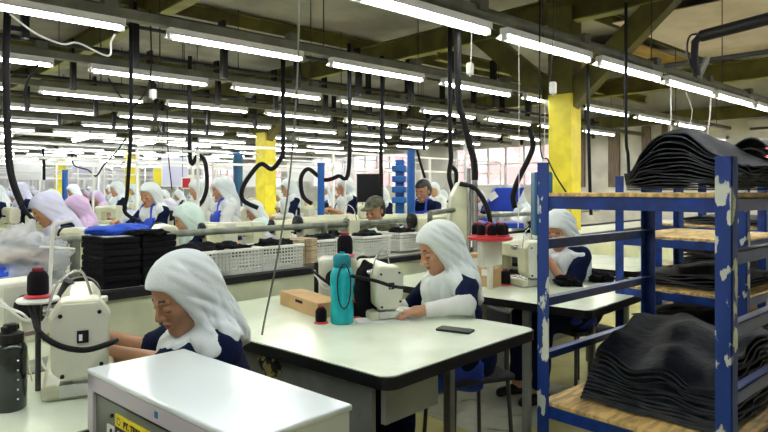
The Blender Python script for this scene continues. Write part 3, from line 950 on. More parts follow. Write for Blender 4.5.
# a drop box / motor unit beside the middle machine
def make_unit(label):
    r = empty('control_unit', (0, 0, 0), 0, label, 'control unit')
    MB().box2((-.10, -.07, 0), (.10, .09, .245)).build('casing', M['creamlt'], r, bevel=.018)
    MB().lathe([(.03, 0), (.045, 0), (.045, .03), (.02, .035)], (-.02, -.105, .15), 16, 'y').build('hand_wheel', M['black'], r, smooth=40)
    MB().box2((-.04, -.075, .03), (.03, -.068, .045)).build('name_strip', M['brown'], r)
    MB().box2((-.125, .0, .0), (-.103, .08, .22)).build('side_guard', M['black'], r, bevel=.006)
    for (a, b) in ((.0, .0), (.02, -.02)):
        MB().tube(catmull([(-.12, -.08, .17 + a), (-.08, -.14, .14 + b), (-.03, -.12, .10), (.02, -.10, .08 + a)], 5), .005, 6).build('cable', M['white'], r, smooth=60)
    return r
un = make_unit('pale control unit box behind the carton on the middle table')
p = at(338, 300, 3.25); un.location = (p.x, p.y, .75); un.rotation_euler = (0, 0, TH - .75)
un2 = copy_tree(un); p = at(8, 330, 2.35); un2.location = (p.x + .05, p.y + .1, .75); un2.rotation_euler = (0, 0, TH + .3)
tag(un2, 'grey machine unit behind the dark bottle at the left edge', 'control unit')
for c in un2.children:
    if c.name.startswith('casing'):
        pass

def cone(label, p, s=1.0, base=True, group=None, m='conebl', top='conered', cat='thread cone'):
    r = empty('thread_cone', p, 0, label, cat, group)
    MB().lathe([(.040 * s, .012 * s), (.042 * s, .03 * s), (.041 * s, .088 * s), (.030 * s, .108 * s), (.022 * s, .112 * s)], (0, 0, 0), 20).build('thread', M[m], r, smooth=50)
    MB().lathe([(.022 * s, .112 * s), (.023 * s, .124 * s), (.018 * s, .128 * s)], (0, 0, 0), 14).build('spool_top', M[top], r, smooth=40)
    if base: MB().lathe([(.052 * s, 0), (.056 * s, .004 * s), (.050 * s, .010 * s), (.042 * s, .013 * s)], (0, 0, 0), 20).build('spool_base', M['redpl'], r, smooth=40)
    return r

# P1's machine: thread cone with stand, hoses
bw = M['black']
zc = 1.03
p = onh(38, 297, zc)
cone('black thread cone with maroon top on the left sewing machine', (p.x, p.y, zc), .70)
st = empty('thread_stand', (p.x, p.y, .75), 0, 'white bent-wire thread stand rising over the left thread cone', 'thread stand')
MB().lathe([(.055, .266), (.06, .272), (.055, .278)], (0, 0, 0), 24).build('tray', M['white'], st, smooth=40)
MB().cyl((0, 0, 0), (0, 0, .265), .008, n=10).build('post', M['dark'], st, smooth=40)
q1 = at(49, 296, 2.05); q2 = at(53, 224, 2.05); q3 = at(72, 220, 2.1)
d = Vector((p.x, p.y, .75))
MB().tube([q1 - d, at(51, 260, 2.05) - d, at(53, 228, 2.05) - d, at(55, 224, 2.05) - d, q3 - d], .0065, 8).build('wire_arm', M['white'], st, smooth=60)
MB().tube([at(40, 247, 2.06) - d, at(52, 247, 2.06) - d, at(75, 249, 2.1) - d], .004, 6).build('cross_wire', M['white'], st, smooth=60)
# black bracket and hoses on the machine top
hose('air_hose', [at(28, 300, 1.9), at(34, 318, 1.80), at(40, 333, 1.74), at(60, 346, 1.72), at(85, 350, 1.72), at(108, 344, 1.78), at(116, 340, 1.85)], .008, M['rubber'], 'black air hose looping in front of the left machine face plate', 'hose')
hose('air_hose', [at(20, 322, 1.98), at(26, 345, 1.95), at(30, 370, 1.95), at(33, 384, 1.95)], .003, M['hose_g'], 'thin cream cable hanging beside the left sewing machine', 'cable')
hose('air_hose', [at(38, 352, 1.95), at(45, 368, 1.95), at(58, 376, 1.93), at(70, 372, 1.95)], .004, M['white'], 'thin pale tube curling under the left sewing machine head', 'cable')
kb = MB(); kb.tube(catmull([at(38, 318, 2.1), at(48, 305, 2.1), at(60, 299, 2.12), at(66, 288, 2.15), at(69, 281, 2.15)], 5), [.018] * 21, 8)
kb.tube(catmull([at(64, 300, 2.12), at(75, 297, 2.15), at(86, 296, 2.2)], 5), .016, 8)
tag(kb.build('machine_bracket', M['black'], smooth=60), 'black angled bracket on top of the left sewing machine', 'bracket')
tag(MB().box((0, 0, 0), (.13, .05, .025)).build('plastic_cover', M['creamlt'], bevel=.006, loc=at(88, 300, 2.3), rz=-.6), 'cream plastic strip lying on top of the left sewing machine', 'cover')
tag(MB().cyl((0, 0, 0), (0, 0, .075), .032, n=16).build('tin_can', M['dark'], smooth=50, loc=L(-.75, 1.75, .88)), 'small dark metal tin on the ledge by the rail post', 'tin')
# black tray piece under P1's needle
tag(MB().prism(rounded(.22, .30, .04), 0, .012, 'z').build('leather_piece', M['clothk'], loc=L(-.70, .30, .752), rz=TH), 'black leather piece under the left machine needle', 'leather piece')
tag(MB().box2((0, 0, 0), (.17, .16, .004)).build('steel_plate', M['greypipe'], loc=onh(30, 375, .751), rz=TH + .2), 'grey steel plate let into the left table by the dark bottle', 'plate')

# ------------------------------------------------------------------ dark bottle at left
p = onh(10, 409, .75)
r = empty('water_bottle', (p.x, p.y, .75), 0, 'smoky dark water bottle standing at the left edge', 'bottle')
MB().lathe([(.036, 0), (.041, .006), (.042, .13), (.042, .165), (.036, .178), (.030, .184)], (0, 0, 0), 28).build('body', M['smoke'], r, smooth=40)
MB().lathe([(.033, .184), (.034, .19), (.034, .208), (.018, .214), (.017, .232), (.012, .236)], (0, 0, 0), 24).build('cap', M['black'], r, smooth=40)
MB().box((.0, .0, .222), (.05, .018, .016), rz=.6).build('flip_spout', M['black'], r, bevel=.004)
for k in range(5):
    a = math.atan2(-p.y, -p.x) + .45
    MB().cyl((.0415 * math.cos(a), .0415 * math.sin(a), .035 + .026 * k), (.0432 * math.cos(a), .0432 * math.sin(a), .035 + .026 * k), .0025, n=8).build('level_dot', M['white'], r)

# ------------------------------------------------------------------ white cabinet in the foreground
CS = 1.125; ch = .90
def cr(f, rr): return Vector((FX * f + RX * rr, FY * f + RY * rr, 0))
K1 = cr(1.39 * CS, -.664 * CS); dr = (FX * -.675 + RX * .738, FY * -.675 + RY * .738)
ang = math.atan2(dr[1], dr[0])
W_, D_ = .60 * CS, .235 * CS
r = empty('machine_cabinet', K1, ang, 'white enamelled machine cabinet with grey front panel and yellow label in the foreground', 'cabinet')
# local: x along the front face, y to the rear (away from camera)
side = 1
yy = Vector((-math.sin(ang), math.cos(ang), 0)); depth_dir = cr(.738, .675)
side = 1 if yy.dot(depth_dir) > 0 else -1
D_ *= side
MB().box2((0, .012 * side, 0), (W_, D_, ch - .012)).build('body', M['cab'], r, bevel=.006)
MB().box2((-.004, -.002 * side, ch - .014), (W_ + .004, D_ + .004 * side, ch)).build('top', M['cab'], r, bevel=.005, seg=3)
fr = MB(); fw = .03
fr.box2((0, 0, .05), (fw, .014 * side, ch - .014)); fr.box2((W_ - fw, 0, .05), (W_, .014 * side, ch - .014))
fr.box2((0, 0, ch - .05), (W_, .014 * side, ch - .014)); fr.box2((0, 0, .02), (W_, .014 * side, .08))
fr.build('front_frame', M['cabf'], r)
MB().box2((fw, .008 * side, .08), (W_ - fw, .013 * side, ch - .05)).build('front_panel', M['cabp'], r)
MB().box2((fw, .004 * side, ch - .058), (W_ - fw, .012 * side, ch - .05)).build('panel_seal', M['black'], r)
lx0, lz1 = .145, ch - .080
lb = MB().box2((lx0, .004 * side, lz1 - .028), (lx0 + .24, .008 * side, lz1)).build('company_label', M['lab_y'], r)
lk = MB().box2((lx0, .0042 * side, lz1 - .075), (lx0 + .24, .008 * side, lz1 - .028)).build('label_lower_band', M['lab_k'], lb)
def text(s, size, m, parent, loc, rot, name='lettering', ext=.0004, align='LEFT', bold=.0):
    cu = bpy.data.curves.new(name, 'FONT'); cu.body = s; cu.size = size; cu.extrude = ext; cu.align_x = align; cu.offset = bold
    cu.materials.append(m)
    t_ = bpy.data.objects.new('tmp', cu); COL.objects.link(t_)
    dg = bpy.context.evaluated_depsgraph_get(); dg.update()
    me = bpy.data.meshes.new_from_object(t_.evaluated_get(dg)); me.name = name
    bpy.data.objects.remove(t_); bpy.data.curves.remove(cu)
    o = bpy.data.objects.new(name, me); link(o, parent); o.location = loc; o.rotation_euler = rot
    return o
text('PT. TRISS', .021, M['lab_k'], lb, (lx0 + .045, .003 * side, lz1 - .022), (PI / 2, 0, 0), bold=.0006)
text('C', .024, M['white'], lb, (lx0 + .012, .003 * side, lz1 - .052), (PI / 2, 0, 0), bold=.0006)
lg = MB()
for k in range(8):
    a0, a1 = 2 * PI * k / 8, 2 * PI * (k + .6) / 8
    lg.box((lx0 + .02 + .008 * math.cos(a0), .0035 * side, lz1 - .014 + .008 * math.sin(a0)), (.003, .0005, .003))
lg.build('label_emblem', M['lab_k'], lb)
MB().box2((.345, -.001 * side, ch - .038), (.358, .001 * side, ch - .024)).build('blue_sticker', M['sky_b'], r)
MB().box2((.10, .004 * side, ch - .16), (.135, .009 * side, ch - .115)).build('switch_plate', M['white'], r)
for (x, z) in ((.125, ch - .09), (.125, ch - .125)):
    MB().cyl((x, .002 * side, z), (x, .009 * side, z), .005, n=8).build('screw', M['black'], r)
MB().cyl((W_ - .001, D_ * .55, ch - .045), (W_ + .003, D_ * .55, ch - .045), .007, n=10).build('side_screw', M['black'], r)

# ------------------------------------------------------------------ things on the middle table
# carton
p = onh(328, 318, .75)
r = empty('carton', (0, 0, 0), 0, 'tan open-slot carton on the middle table, left of the turquoise bottle', 'carton')
A_ = onh(280, 304.5, .75); B_ = onh(318, 319, .75)
dv = (B_ - A_); w_ = dv.length; an = math.atan2(dv.y, dv.x)
r.location = (A_.x, A_.y, .75); r.rotation_euler = (0, 0, an)
MB().box2((0, 0, .001), (w_, .13, .068)).build('box_body', M['carton'], r, bevel=.002)
lid = MB().box2((-.002, -.002, .068), (w_ + .002, .132, .072)).build('lid', M['carton'], r)
hp = MB().box2((w_ * .45, -.004, .045), (w_ * .62, -.001, .058)).build('hand_hole', M['cartond'], r)
# bottle
p = onh(342, 323, .75)
r = empty('drink_bottle', (p.x, p.y, .75), 0, 'turquoise translucent drink bottle with black cord loop on the middle table', 'bottle')
MB().lathe([(.046, 0), (.052, .006), (.053, .05), (.049, .11), (.053, .16), (.053, .22), (.044, .245), (.036, .253)], (0, 0, 0), 28).build('body', M['turq'], r, smooth=45)
MB().lathe([(.036, .250), (.040, .255), (.041, .295), (.034, .310), (.014, .314)], (0, 0, 0), 24).build('cap', M['turqd'], r, smooth=45)
lp = []
ca = math.atan2(-p.y, -p.x) + .15
for k in range(17):
    t_ = k / 16 * 2 * PI
    off = .030 * math.sin(t_); zz = .175 + .10 * math.cos(t_)
    lp.append((.062 * math.cos(ca) - off * math.sin(ca), .062 * math.sin(ca) + off * math.cos(ca), zz))
MB().tube(lp, .0035, 6, False).build('cord_loop', M['black'], r, smooth=60)
MB().cyl((0, 0, .312), (0, 0, .322), .012, n=12).build('drinking_spout', M['turq'], r, smooth=40)
# small cone beside the bottle
pp = onh(321, 323, .75); cone('small black thread cone with red base beside the carton', (pp.x, pp.y, .75), .62)
pp = onh(355, 317, .75); cone('black thread cone mostly hidden behind the turquoise bottle', (pp.x, pp.y, .75), .62)
# cone on top of the control unit
pp = at(345, 256, 3.1); 
cone('tall black thread cone with maroon top standing behind the turquoise bottle', (pp.x, pp.y, pp.z), .93)
st = empty('thread_stand', (pp.x, pp.y, .75), 0, 'cream thread stand behind the turquoise bottle', 'thread stand')
MB().lathe([(.06, pp.z - .762), (.06, pp.z - .752)], (0, 0, 0), 20).build('tray', M['creamlt'], st, smooth=40)
MB().cyl((0, 0, 0), (0, 0, pp.z - .76), .02, n=8).build('post', M['creamlt'], st, smooth=40)
q = at(358, 258, 3.1); q2 = at(360, 120, 3.1)
# dark cloth hanging behind the bottle
def lump(name, r3, m, loc, rz, label, cat, seed=0, amp=.35, sub=4, group=None, flat=True, parent=None):
    bm = bmesh.new(); bmesh.ops.create_icosphere(bm, subdivisions=sub, radius=1.0)
    off = Vector((seed * 3.17, seed * 1.3, seed * 7.7))
    for v in bm.verts:
        n = v.co.normalized()
        k = 1 + amp * (noise.noise(n * 1.8 + off) + .55 * noise.noise(n * 4.1 + off) + .35 * (abs(noise.noise(n * 7 + off)) * 2 - .5))
        c = Vector((n.x * r3[0], n.y * r3[1], n.z * r3[2])) * k
        if flat: c.z = max(c.z, -r3[2] * .75)
        v.co = c
    for f in bm.faces: f.smooth = True
    me = bpy.data.meshes.new(name); bm.to_mesh(me); bm.free(); me.materials.append(m)
    o = bpy.data.objects.new(name, me); link(o, parent)
    o.location = (loc[0], loc[1], loc[2] + (r3[2] * .75 if flat else 0)); o.rotation_euler = (0, 0, rz)
    if parent is None: tag(o, label, cat, group)
    return o
p = onh(366, 316, .75)
lump('folded_cloth', (.075, .05, .15), M['clothk'], (p.x, p.y, .75), .4, 'black cloth bundle between the turquoise bottle and the sewing machine', 'cloth', 3, .18)
# work pieces by her hands
p = onh(386, 316, .75); 
tag(MB().prism(rounded(.20, .10, .03), 0, .008, 'z').build('leather_piece', M['clothk'], loc=(p.x - .05, p.y, .752), rz=-.45), 'black leather piece under the hands of the middle woman', 'leather piece')
p = onh(383, 310, .75)
lump('leather_offcuts', (.07, .04, .022), M['clothk'], (p.x, p.y, .75), .3, 'crumpled black offcut at the foot of the middle sewing machine', 'offcut', 9, .4)
p = onh(372, 320, .75)
tag(MB().prism(rounded(.24, .12, .02), 0, .002, 'z').build('paper_sheet', M['paper'], loc=(p.x - .1, p.y - .02, .7505), rz=-.55), 'white paper sheet on the middle table right of the turquoise bottle', 'paper')
# phone
p = onh(455, 331, .75)
r = empty('smartphone', (p.x, p.y, .7505), math.radians(-30), 'black smartphone lying on the middle table in front of the woman', 'phone')
dd = onh(472, 333, .75) - onh(438, 329, .75); r.rotation_euler = (0, 0, math.atan2(dd.y, dd.x))
MB().prism([(x - .077, y - .038) for x, y in rounded(.155, .076, .012)], 0, .009, 'z').build('case', M['black'], r, bevel=.002)
MB().prism([(x - .073, y - .034) for x, y in rounded(.147, .068, .009)], .009, .0095, 'z').build('screen', M['smoke'], r)
hose('air_hose', [at(352, 276, 2.75), at(362, 278, 2.7), at(376, 281, 2.68), at(392, 286, 2.7), at(405, 288, 2.8)], .008, M['rubber'], 'black air hose crossing in front of the middle machine face plate', 'hose')
hose('air_hose', [at(312, 270, 3.1), at(320, 277, 3.05), at(327, 282, 3.05), at(333, 283, 3.05)], .007, M['rubber'], 'black cable loop on the control unit behind the carton', 'cable')

# ------------------------------------------------------------------ things on the right table (behind post)
p = onh(486, 283, .75)
def carton_box(label, u, v, w, d, h, rz, zt=.75):
    p = onh(u, v, zt); r = empty('carton', (p.x, p.y, zt), rz, label, 'carton')
    MB().box((0, 0, h / 2), (w, d, h)).build('box_body', M['carton'], r, bevel=.002)
    MB().box((0, 0, h + .002), (w + .004, d + .004, .004)).build('lid', M['carton'], r)
    return r
c1 = carton_box('small tan carton on the right table behind the middle woman', 489, 286, .10, .12, .11, .2)
MB().box((-.052, 0, .09), (.002, .05, .04)).build('white_label', M['paper'], c1)
c1.location.z = .75
c2 = carton_box('tan carton at the shoulder of the middle woman with white label', 478, 279, .10, .10, .17, .5)
MB().box((-.052, .0, .12), (.002, .055, .05)).build('white_label', M['paper'], c2)
pp = onh(505, 285, .75); cone('black thread cone on red base on the right table by the cartons', (pp.x, pp.y, .75), .8)
for i, (u, v) in enumerate([(520, 280), (555, 273), (585, 277), (600, 281), (567, 285)]):
    p = onh(u, v, .75)
    lump('leather_offcuts', (.10, .08, .035), M['clothk'], (p.x, p.y, .75), i, ['crumpled black leather piece by the red-based cone on the right table', 'crumpled black leather piece in front of the woman behind the rack', 'crumpled black leather piece under the elbow of the woman behind the rack', 'crumpled black leather piece at the far right end of the right table', 'crumpled black leather piece nearest the rack on the right table'][i], 'leather piece', 20 + i, .45)

# ------------------------------------------------------------------ trough (supply bench) with rail
def trough(ly, lx0, lx1, label, h=.87, w=.8):
    r = empty('supply_bench', L(lx0, ly), TH, label, 'bench', 'pale green supply benches')
    ln = lx1 - lx0
    MB().box2((0, 0, .05), (ln, .03, h - .03)).build('front_panel', M['trough'], r)
    MB().box2((0, w - .03, .05), (ln, w, h - .03)).build('rear_panel', M['trough'], r)
    MB().box2((0, .03, h - .06), (ln, w - .03, h - .02)).build('shelf', M['creamlt'], r)
    MB().box2((-.0, -.03, h - .04), (ln, .04, h)).build('front_ledge', M['ledge'], r, bevel=.004)
    MB().box2((-.0, w - .04, h - .04), (ln, w + .03, h)).build('rear_ledge', M['ledge'], r, bevel=.004)
    for k in range(max(2, int(ln / 1.2))):
        x = ln * k / max(1, int(ln / 1.2) - 1)
        MB().box2((min(x, ln - .05), .05, 0), (min(x, ln - .05) + .05, .10, h - .06)).build('leg', M['panelg'], r)
    return r
trough(1.62, -2.9, 9.5, 'pale green supply bench with dark ledge running behind the front tables')
def rail(ly, z, xs, x0, x1, label):
    r = empty('guard_rail', L(0, ly), TH, label, 'rail', 'grey pipe rails')
    MB().cyl((x0, 0, z), (x1, 0, z), .021, n=12).build('rail_pipe', M['greypipe'], r, smooth=50)
    for x in xs: MB().cyl((x, 0, .85), (x, 0, z), .026, n=12).build('post', M['greypipe'], r, smooth=50)
    return r
PA = toL(at(70, 278, 3.38)); PB = toL(at(333, 254, 4.6))
rly = (PA[1] + PB[1]) / 2
print('rail', PA, PB)
rail(2.15, 1.085, [PA[0], PB[0], PB[0] + 1.8, PB[0] + 3.6], -2.5, 6.6, 'grey pipe guard rail with posts standing on the nearest supply bench')
# ------------------------------------------------------------------ the people
def w2l(p, pos, yaw):
    a = math.radians(yaw); dx, dy = p[0] - pos[0], p[1] - pos[1]
    return (dx * math.cos(a) + dy * math.sin(a), -dx * math.sin(a) + dy * math.cos(a), p[2])
def zpos(u, z):
    p = at(u, 190, z); return (p.x, p.y)
# 1 bottom-left woman
pos = L(-.235, .50); yaw = 172
hl = w2l(at(103, 352, 2.12), pos, yaw); hr = w2l(at(88, 362, 2.35), pos, yaw)
o = make_person(dict(lod=0, hip=.475, lean=15, hyaw=12, hpitch=25, hijab=M['hij'], fold=.013, drop=.15, dw=.12, db=.06, dbw=.11, sw=.168, sleeve_len=.9, hl=(hl[0], hl[1], .80), hr=(hr[0], hr[1], .81), tan=True))
put(o, pos, yaw, 'woman in white hijab and navy shirt bending over the left sewing machine in the foreground')
# 2 middle woman
pos = L(1.16, .50); yaw = 160
hl = w2l(at(420, 311, 2.83), pos, yaw); we = w2l(at(466, 307, 2.90), pos, yaw); ww = w2l(at(422, 310, 2.88), pos, yaw); hr = w2l(at(372, 308, 3.25), pos, yaw)
o = make_person(dict(lod=0, hip=.515, lean=13, hyaw=-4, hpitch=22, hijab=M['hijs'], fold=.013, drop=.30, dw=.21, sleeve_len=.95, sleeves=M['sleeve'], slv0=.9, apron=M['apron'], bib=.19, strap=False, hem=.20, lapz=.16, elw=((we[0], we[1], .815), (ww[0], ww[1], .79)), hd=(.1, 0, 0), hl=(hl[0], hl[1], .79), hr=(hr[0], hr[1], .80), pole=(-.5, .35, -.9)))
put(o, pos, yaw, 'seated woman in white hijab, navy shirt and pale arm sleeves at the middle table')
# 3 woman behind the rack
pos = zpos(577, 4.2); yaw = 165
o = make_person(dict(lod=0, hip=.545, lean=14, hyaw=22, hpitch=26, hijab=M['hij'], fold=.012, drop=.28, dw=.20, sleeve_len=.9, hl=(.30, .05, .90), hr=(.32, -.05, .90), apron=M['apron'], bib=.2, strap=False))
put(o, pos, yaw, 'seated woman in white hijab seen through the blue rack, looking down at her work')
# 4.. mid distance
MIDP = []
def mid(u, z, yaw, label, **k):
    d = dict(lod=1, hijab=M['hij'], fold=.008)
    d.update(k); o = make_person(d); p = zpos(u, z); put(o, p, yaw, label); MIDP.append(p); return o
mid(232, 6.5, 163, 'standing woman in white hijab, white shirt and royal blue apron left of centre', seated=False, hip=.80, lean=7, hpitch=20, shirt=M['whiteshirt'], sleeve_len=1.2, apron=M['apron'], hl=(.34, .08, .98), hr=(.36, -.06, 1.0), drop=.12, bib=.07, apo=.060)
mid(158, 6.6, 200, 'standing woman in white hijab, navy shirt, white arm sleeves and blue apron', seated=False, hip=.74, lean=8, hpitch=16, hyaw=5, sleeves=M['sleeve'], apron=M['apron'], hl=(.36, .06, .93), hr=(.42, -.12, 1.02), drop=.12, bib=.09, apo=.060)
mid(206, 5.2, 163, 'seated woman in mint white hijab with her face in profile below the standing women', lean=12, hpitch=20, hijab=M['hijm'], hl=(.36, .05, .93), hr=(.36, -.05, .93), hip=.555, drop=.2)
mid(294, 9.0, 168, 'standing woman in long white hijab and navy shirt between the yellow column and blue pole', seated=False, hip=.82, lean=6, hpitch=18, sleeves=M['sleeve'], drop=.34, dw=.21, hl=(.34, .08, .96), hr=(.34, -.06, .96))
mid(350, 8.5, 172, 'standing woman in long white hijab, bare forearms and blue apron between the blue poles', seated=False, hip=.84, lean=5, hpitch=22, drop=.36, dw=.20, hl=(.30, .06, 1.08), hr=(.30, -.06, 1.08), apron=M['apron'], bib=.22, strap=False)
mid(427, 7.2, 190, 'bare-headed woman with tied black hair and blue apron over navy shirt by the blue pole', seated=False, hip=.78, lean=5, hpitch=20, hijab=None, hair=True, apron=M['apron'], hl=(.34, .08, .95), hr=(.34, -.06, .95), tan=True, bib=.09)
mid(385, 6.0, 192, 'man in olive cap and olive shirt bending down in the hall', lean=14, hpitch=16, hijab=None, hair=True, male=True, cap=M['olive'], shirt=M['olive'], sleeve_len=1.1, hl=(.38, .1, .86), hr=(.38, -.1, .86), tan=True, sw=.17, hip=.615)
mid(90, 5.0, 178, 'seated woman in lilac-white hijab and navy shirt bending forward at the left', lean=30, hpitch=30, hijab=M['hijl'], hl=(.45, .08, .86), hr=(.45, -.08, .86), drop=.2, hip=.72)
mid(94, 6.4, 180, 'woman in lilac hijab partly hidden behind the bending woman at the left', lean=14, hpitch=24, hijab=M['hijp'], shirt=M['hijp'], sleeve_len=1.2, hip=.62)
mid(181, 8.3, 170, 'seated woman in pale pinkish-white hijab between the standing women', lean=14, hpitch=28, hijab=M['hijl'], hip=.56)
mid(268, 8.2, 165, 'woman in white hijab in profile just left of the standing woman by the yellow column', lean=16, hpitch=26, hip=.54)
mid(272, 5.8, 100, 'woman in mint white hijab seen from behind below the yellow column', lean=14, hpitch=20, hijab=M['hijm'], shirt=M['hij'], hip=.40)
mid(523, 7.6, 168, 'woman in white behind the blue rack post, working under the tilted blue machine', lean=12, hpitch=24, shirt=M['whiteshirt'], sleeve_len=1.2, hip=.74, seated=True, hl=(.36, .08, 1.1), hr=(.36, -.08, 1.1))
mid(388, 11, 172, 'distant woman in white hijab just left of the blue pole', lean=10, hpitch=20, seated=False, hip=.70)
mid(373, 12.5, 185, 'small distant woman in white hijab behind the black board', lean=10, hpitch=10, seated=False, hip=.72)
mid(122, 10.5, 180, 'distant woman in white hijab and navy shirt left of the near brownish pole', seated=False, hip=.80, lean=6, hpitch=15)
mid(80, 12.5, 175, 'distant woman in white hijab between the lilac woman and the blue pole', lean=10, hpitch=20, hip=.78, seated=False)
mid(28, 10.0, 180, 'distant woman in lilac-white hijab at the far left above the bending woman', hijab=M['hijl'], lean=8, hpitch=20, seated=False, hip=.78)
mid(4, 9.0, 180, 'distant woman in white hijab cut off by the left edge of the photo', lean=8, hpitch=20, seated=False, hip=.74)

# generic seated / standing workers for the far rows (few shapes, many people)
FAR = []
FAR.append(make_person(dict(lod=2, name='person', lean=14, hpitch=28, hijab=M['hij'], legs=False)))
FAR.append(make_person(dict(lod=2, name='person', lean=14, hpitch=28, hijab=M['hijl'], shirt=M['navy'], apron=M['apron'], legs=False)))
FAR.append(make_person(dict(lod=2, name='person', lean=8, seated=False, hip=.80, hpitch=20, hijab=M['hij'], shirt=M['whiteshirt'], sleeve_len=1.2, apron=M['apron'], hl=(.34, .06, 1.0), hr=(.34, -.06, 1.0))))
FAR.append(make_person(dict(lod=2, name='person', lean=18, hpitch=34, hijab=M['hijp'], shirt=M['hijg'], sleeve_len=1.2, legs=False)))
USED = [False] * 4
def far_person(k, p, yaw, label, group):
    o = FAR[k] if not USED[k] else copy_tree(FAR[k]); USED[k] = True
    return put(o, p, yaw, label, group)

# stools for the front three
def make_stool(back=True):
    r = empty('work_stool', (0, 0, 0))
    MB().box((0, 0, .42), (.36, .34, .035)).build('seat', M['chairb'], r, bevel=.012)
    if back: MB().box((-.19, 0, .64), (.022, .22, .18)).build('backrest', M['chairb'], r, bevel=.012)
    for s in (1, -1): back and MB().box((-.185, s * .08, .49), (.015, .02, .16)).build('back_support', M['dark'], r)
    for x in (1, -1):
        for y in (1, -1): MB().cyl((x * .15, y * .14, .41), (x * .17, y * .16, 0), .011, n=8).build('leg', M['dark'], r, smooth=50)
    return r
s0 = make_stool(False)
for i, (lx, ly, yw, lab) in enumerate([(-.235, .50, 172, 'black work stool under the bottom-left woman'), (1.16, .50, 160, 'black work stool with backrest under the middle woman'), (*toL(zpos(577, 4.2)), 165, 'black work stool under the woman behind the rack')]):
    o = s0 if i == 0 else (make_stool() if i == 1 else copy_tree(s0))
    o.location = L(lx, ly, -.02 if i == 0 else 0); o.rotation_euler = (0, 0, math.radians(yw)); tag(o, lab, 'stool', 'black work stools')
s0.location.z = 0
# ------------------------------------------------------------------ blue racks
def angle(mb, x, y, z0, z1, sx, sy, w=.05, t=.005):
    """L section upright with its corner at x,y"""
    mb.box2((x, y, z0), (x + sx * w, y + sy * t, z1)); mb.box2((x, y, z0), (x + sx * t, y + sy * w, z1))
def rack(A, lx, ly, label, levels, boards, post_m, ztop=1.45, front_bars=(), group='blue steel racks'):
    """A = corner nearest the left of the photo; x runs away (world +X), y runs towards the camera (-Y)"""
    r = empty('shelf_rack', (A[0], A[1], 0), 0, label, 'rack', group)
    pm = {}
    for i, (x, y, sx, sy) in enumerate([(0, 0, 1, -1), (0, -ly, 1, 1), (lx, 0, -1, -1), (lx, -ly, -1, 1)]):
        mb = MB(); angle(mb, x, y, .0, ztop, sx, sy)
        mb.build('post', post_m[i], r, bevel=.0015)
        MB().box2((x, y, -.0), (x + sx * .055, y + sy * .055, .012)).build('foot', M['dark'], r)
    for z in levels:
        for y in (-.006, -ly + .001):
            MB().box2((.005, y, z - .042), (lx - .005, y + .005, z)).box2((.005, y - (.03 if y > -.1 else 0), z - .005), (lx - .005, y + (0 if y > -.1 else .035), z)).build('side_beam', M['bluep'], r, bevel=.001)
    for z in list(front_bars) + list(boards):
        for x in (.006, lx - .011):
            MB().box2((x, -ly + .005, z - .046), (x + .005, -.005, z - .002)).build('cross_beam', M['bluep'], r, bevel=.001)
    for z in boards:
        MB().box2((.0 + .008, -ly + .01, z), (lx - .012, -.01, z + .014)).build('plywood_board', M['wood'], r, bevel=.002)
    return r
RA = (2.06, 1.362)
rack(RA, .93, .692, 'chipped blue steel rack in the right foreground holding two piles of black leather', [1.325, 1.16, .935, .725, .525], [1.325, .525], [M['bluechip'], M['bluechip'], M['bluep'], M['bluep']], 1.455)
rack((3.425, 1.737), .85, .69, 'blue steel rack directly behind the foreground rack', [1.30, 1.09, .80, .52], [1.08, .79, .50], [M['bluep'], M['bluechip'], M['bluep'], M['bluep']], 1.43)
rack((4.55, 2.0), .85, .72, 'third blue steel rack farther back, right of the woman behind the posts', [1.30, 1.1, .80, .52], [1.09, .79, .50], [M['bluep'], M['bluep'], M['bluep'], M['bluep']], 1.43)
rack((5.7, 1.9), .85, .80, 'farthest blue steel rack behind the leather pile', [1.30, 1.1, .80, .52], [1.09, .79, .50], [M['bluep'], M['bluep'], M['bluep'], M['bluep']], 1.43)

def hide(fn, nx, ny, th, m, label, group, seed, cat='leather hide'):
    """fn(s,t) -> centre point; sheet of leather with ragged edges"""
    top = [[None] * (ny + 1) for _ in range(nx + 1)]
    vs, fs = [], []
    off = Vector((seed * 5.1, seed * 2.3, seed * 1.7))
    P = [[fn(i / nx, j / ny) for j in range(ny + 1)] for i in range(nx + 1)]
    for sgn in (1, -1):
        for i in range(nx + 1):
            for j in range(ny + 1):
                a = P[min(i + 1, nx)][j] - P[max(i - 1, 0)][j]; b = P[i][min(j + 1, ny)] - P[i][max(j - 1, 0)]
                n = a.cross(b).normalized()
                vs.append(P[i][j] + n * (th / 2 * sgn))
    S = (nx + 1) * (ny + 1); ix = lambda i, j: i * (ny + 1) + j
    for i in range(nx):
        for j in range(ny):
            fs.append((ix(i, j), ix(i + 1, j), ix(i + 1, j + 1), ix(i, j + 1)))
            fs.append((S + ix(i, j), S + ix(i, j + 1), S + ix(i + 1, j + 1), S + ix(i + 1, j)))
    bd = [ix(i, 0) for i in range(nx + 1)] + [ix(nx, j) for j in range(1, ny + 1)] + [ix(i, ny) for i in range(nx - 1, -1, -1)] + [ix(0, j) for j in range(ny - 1, 0, -1)]
    for k in range(len(bd)):
        a, b = bd[k], bd[(k + 1) % len(bd)]
        fs.append((a, b, S + b, S + a))
    mb = MB(); mb.add(vs, fs); mb.m = [0] * (2 * nx * ny) + [1] * len(bd)
    o = mb.build('leather_hide', [m, M['hide2']], smooth=55)  # rims get the paler slot, edge highlights put into the colour
    return tag(o, label, cat, group)
def nz(x, y, z): return noise.noise(Vector((x, y, z)))
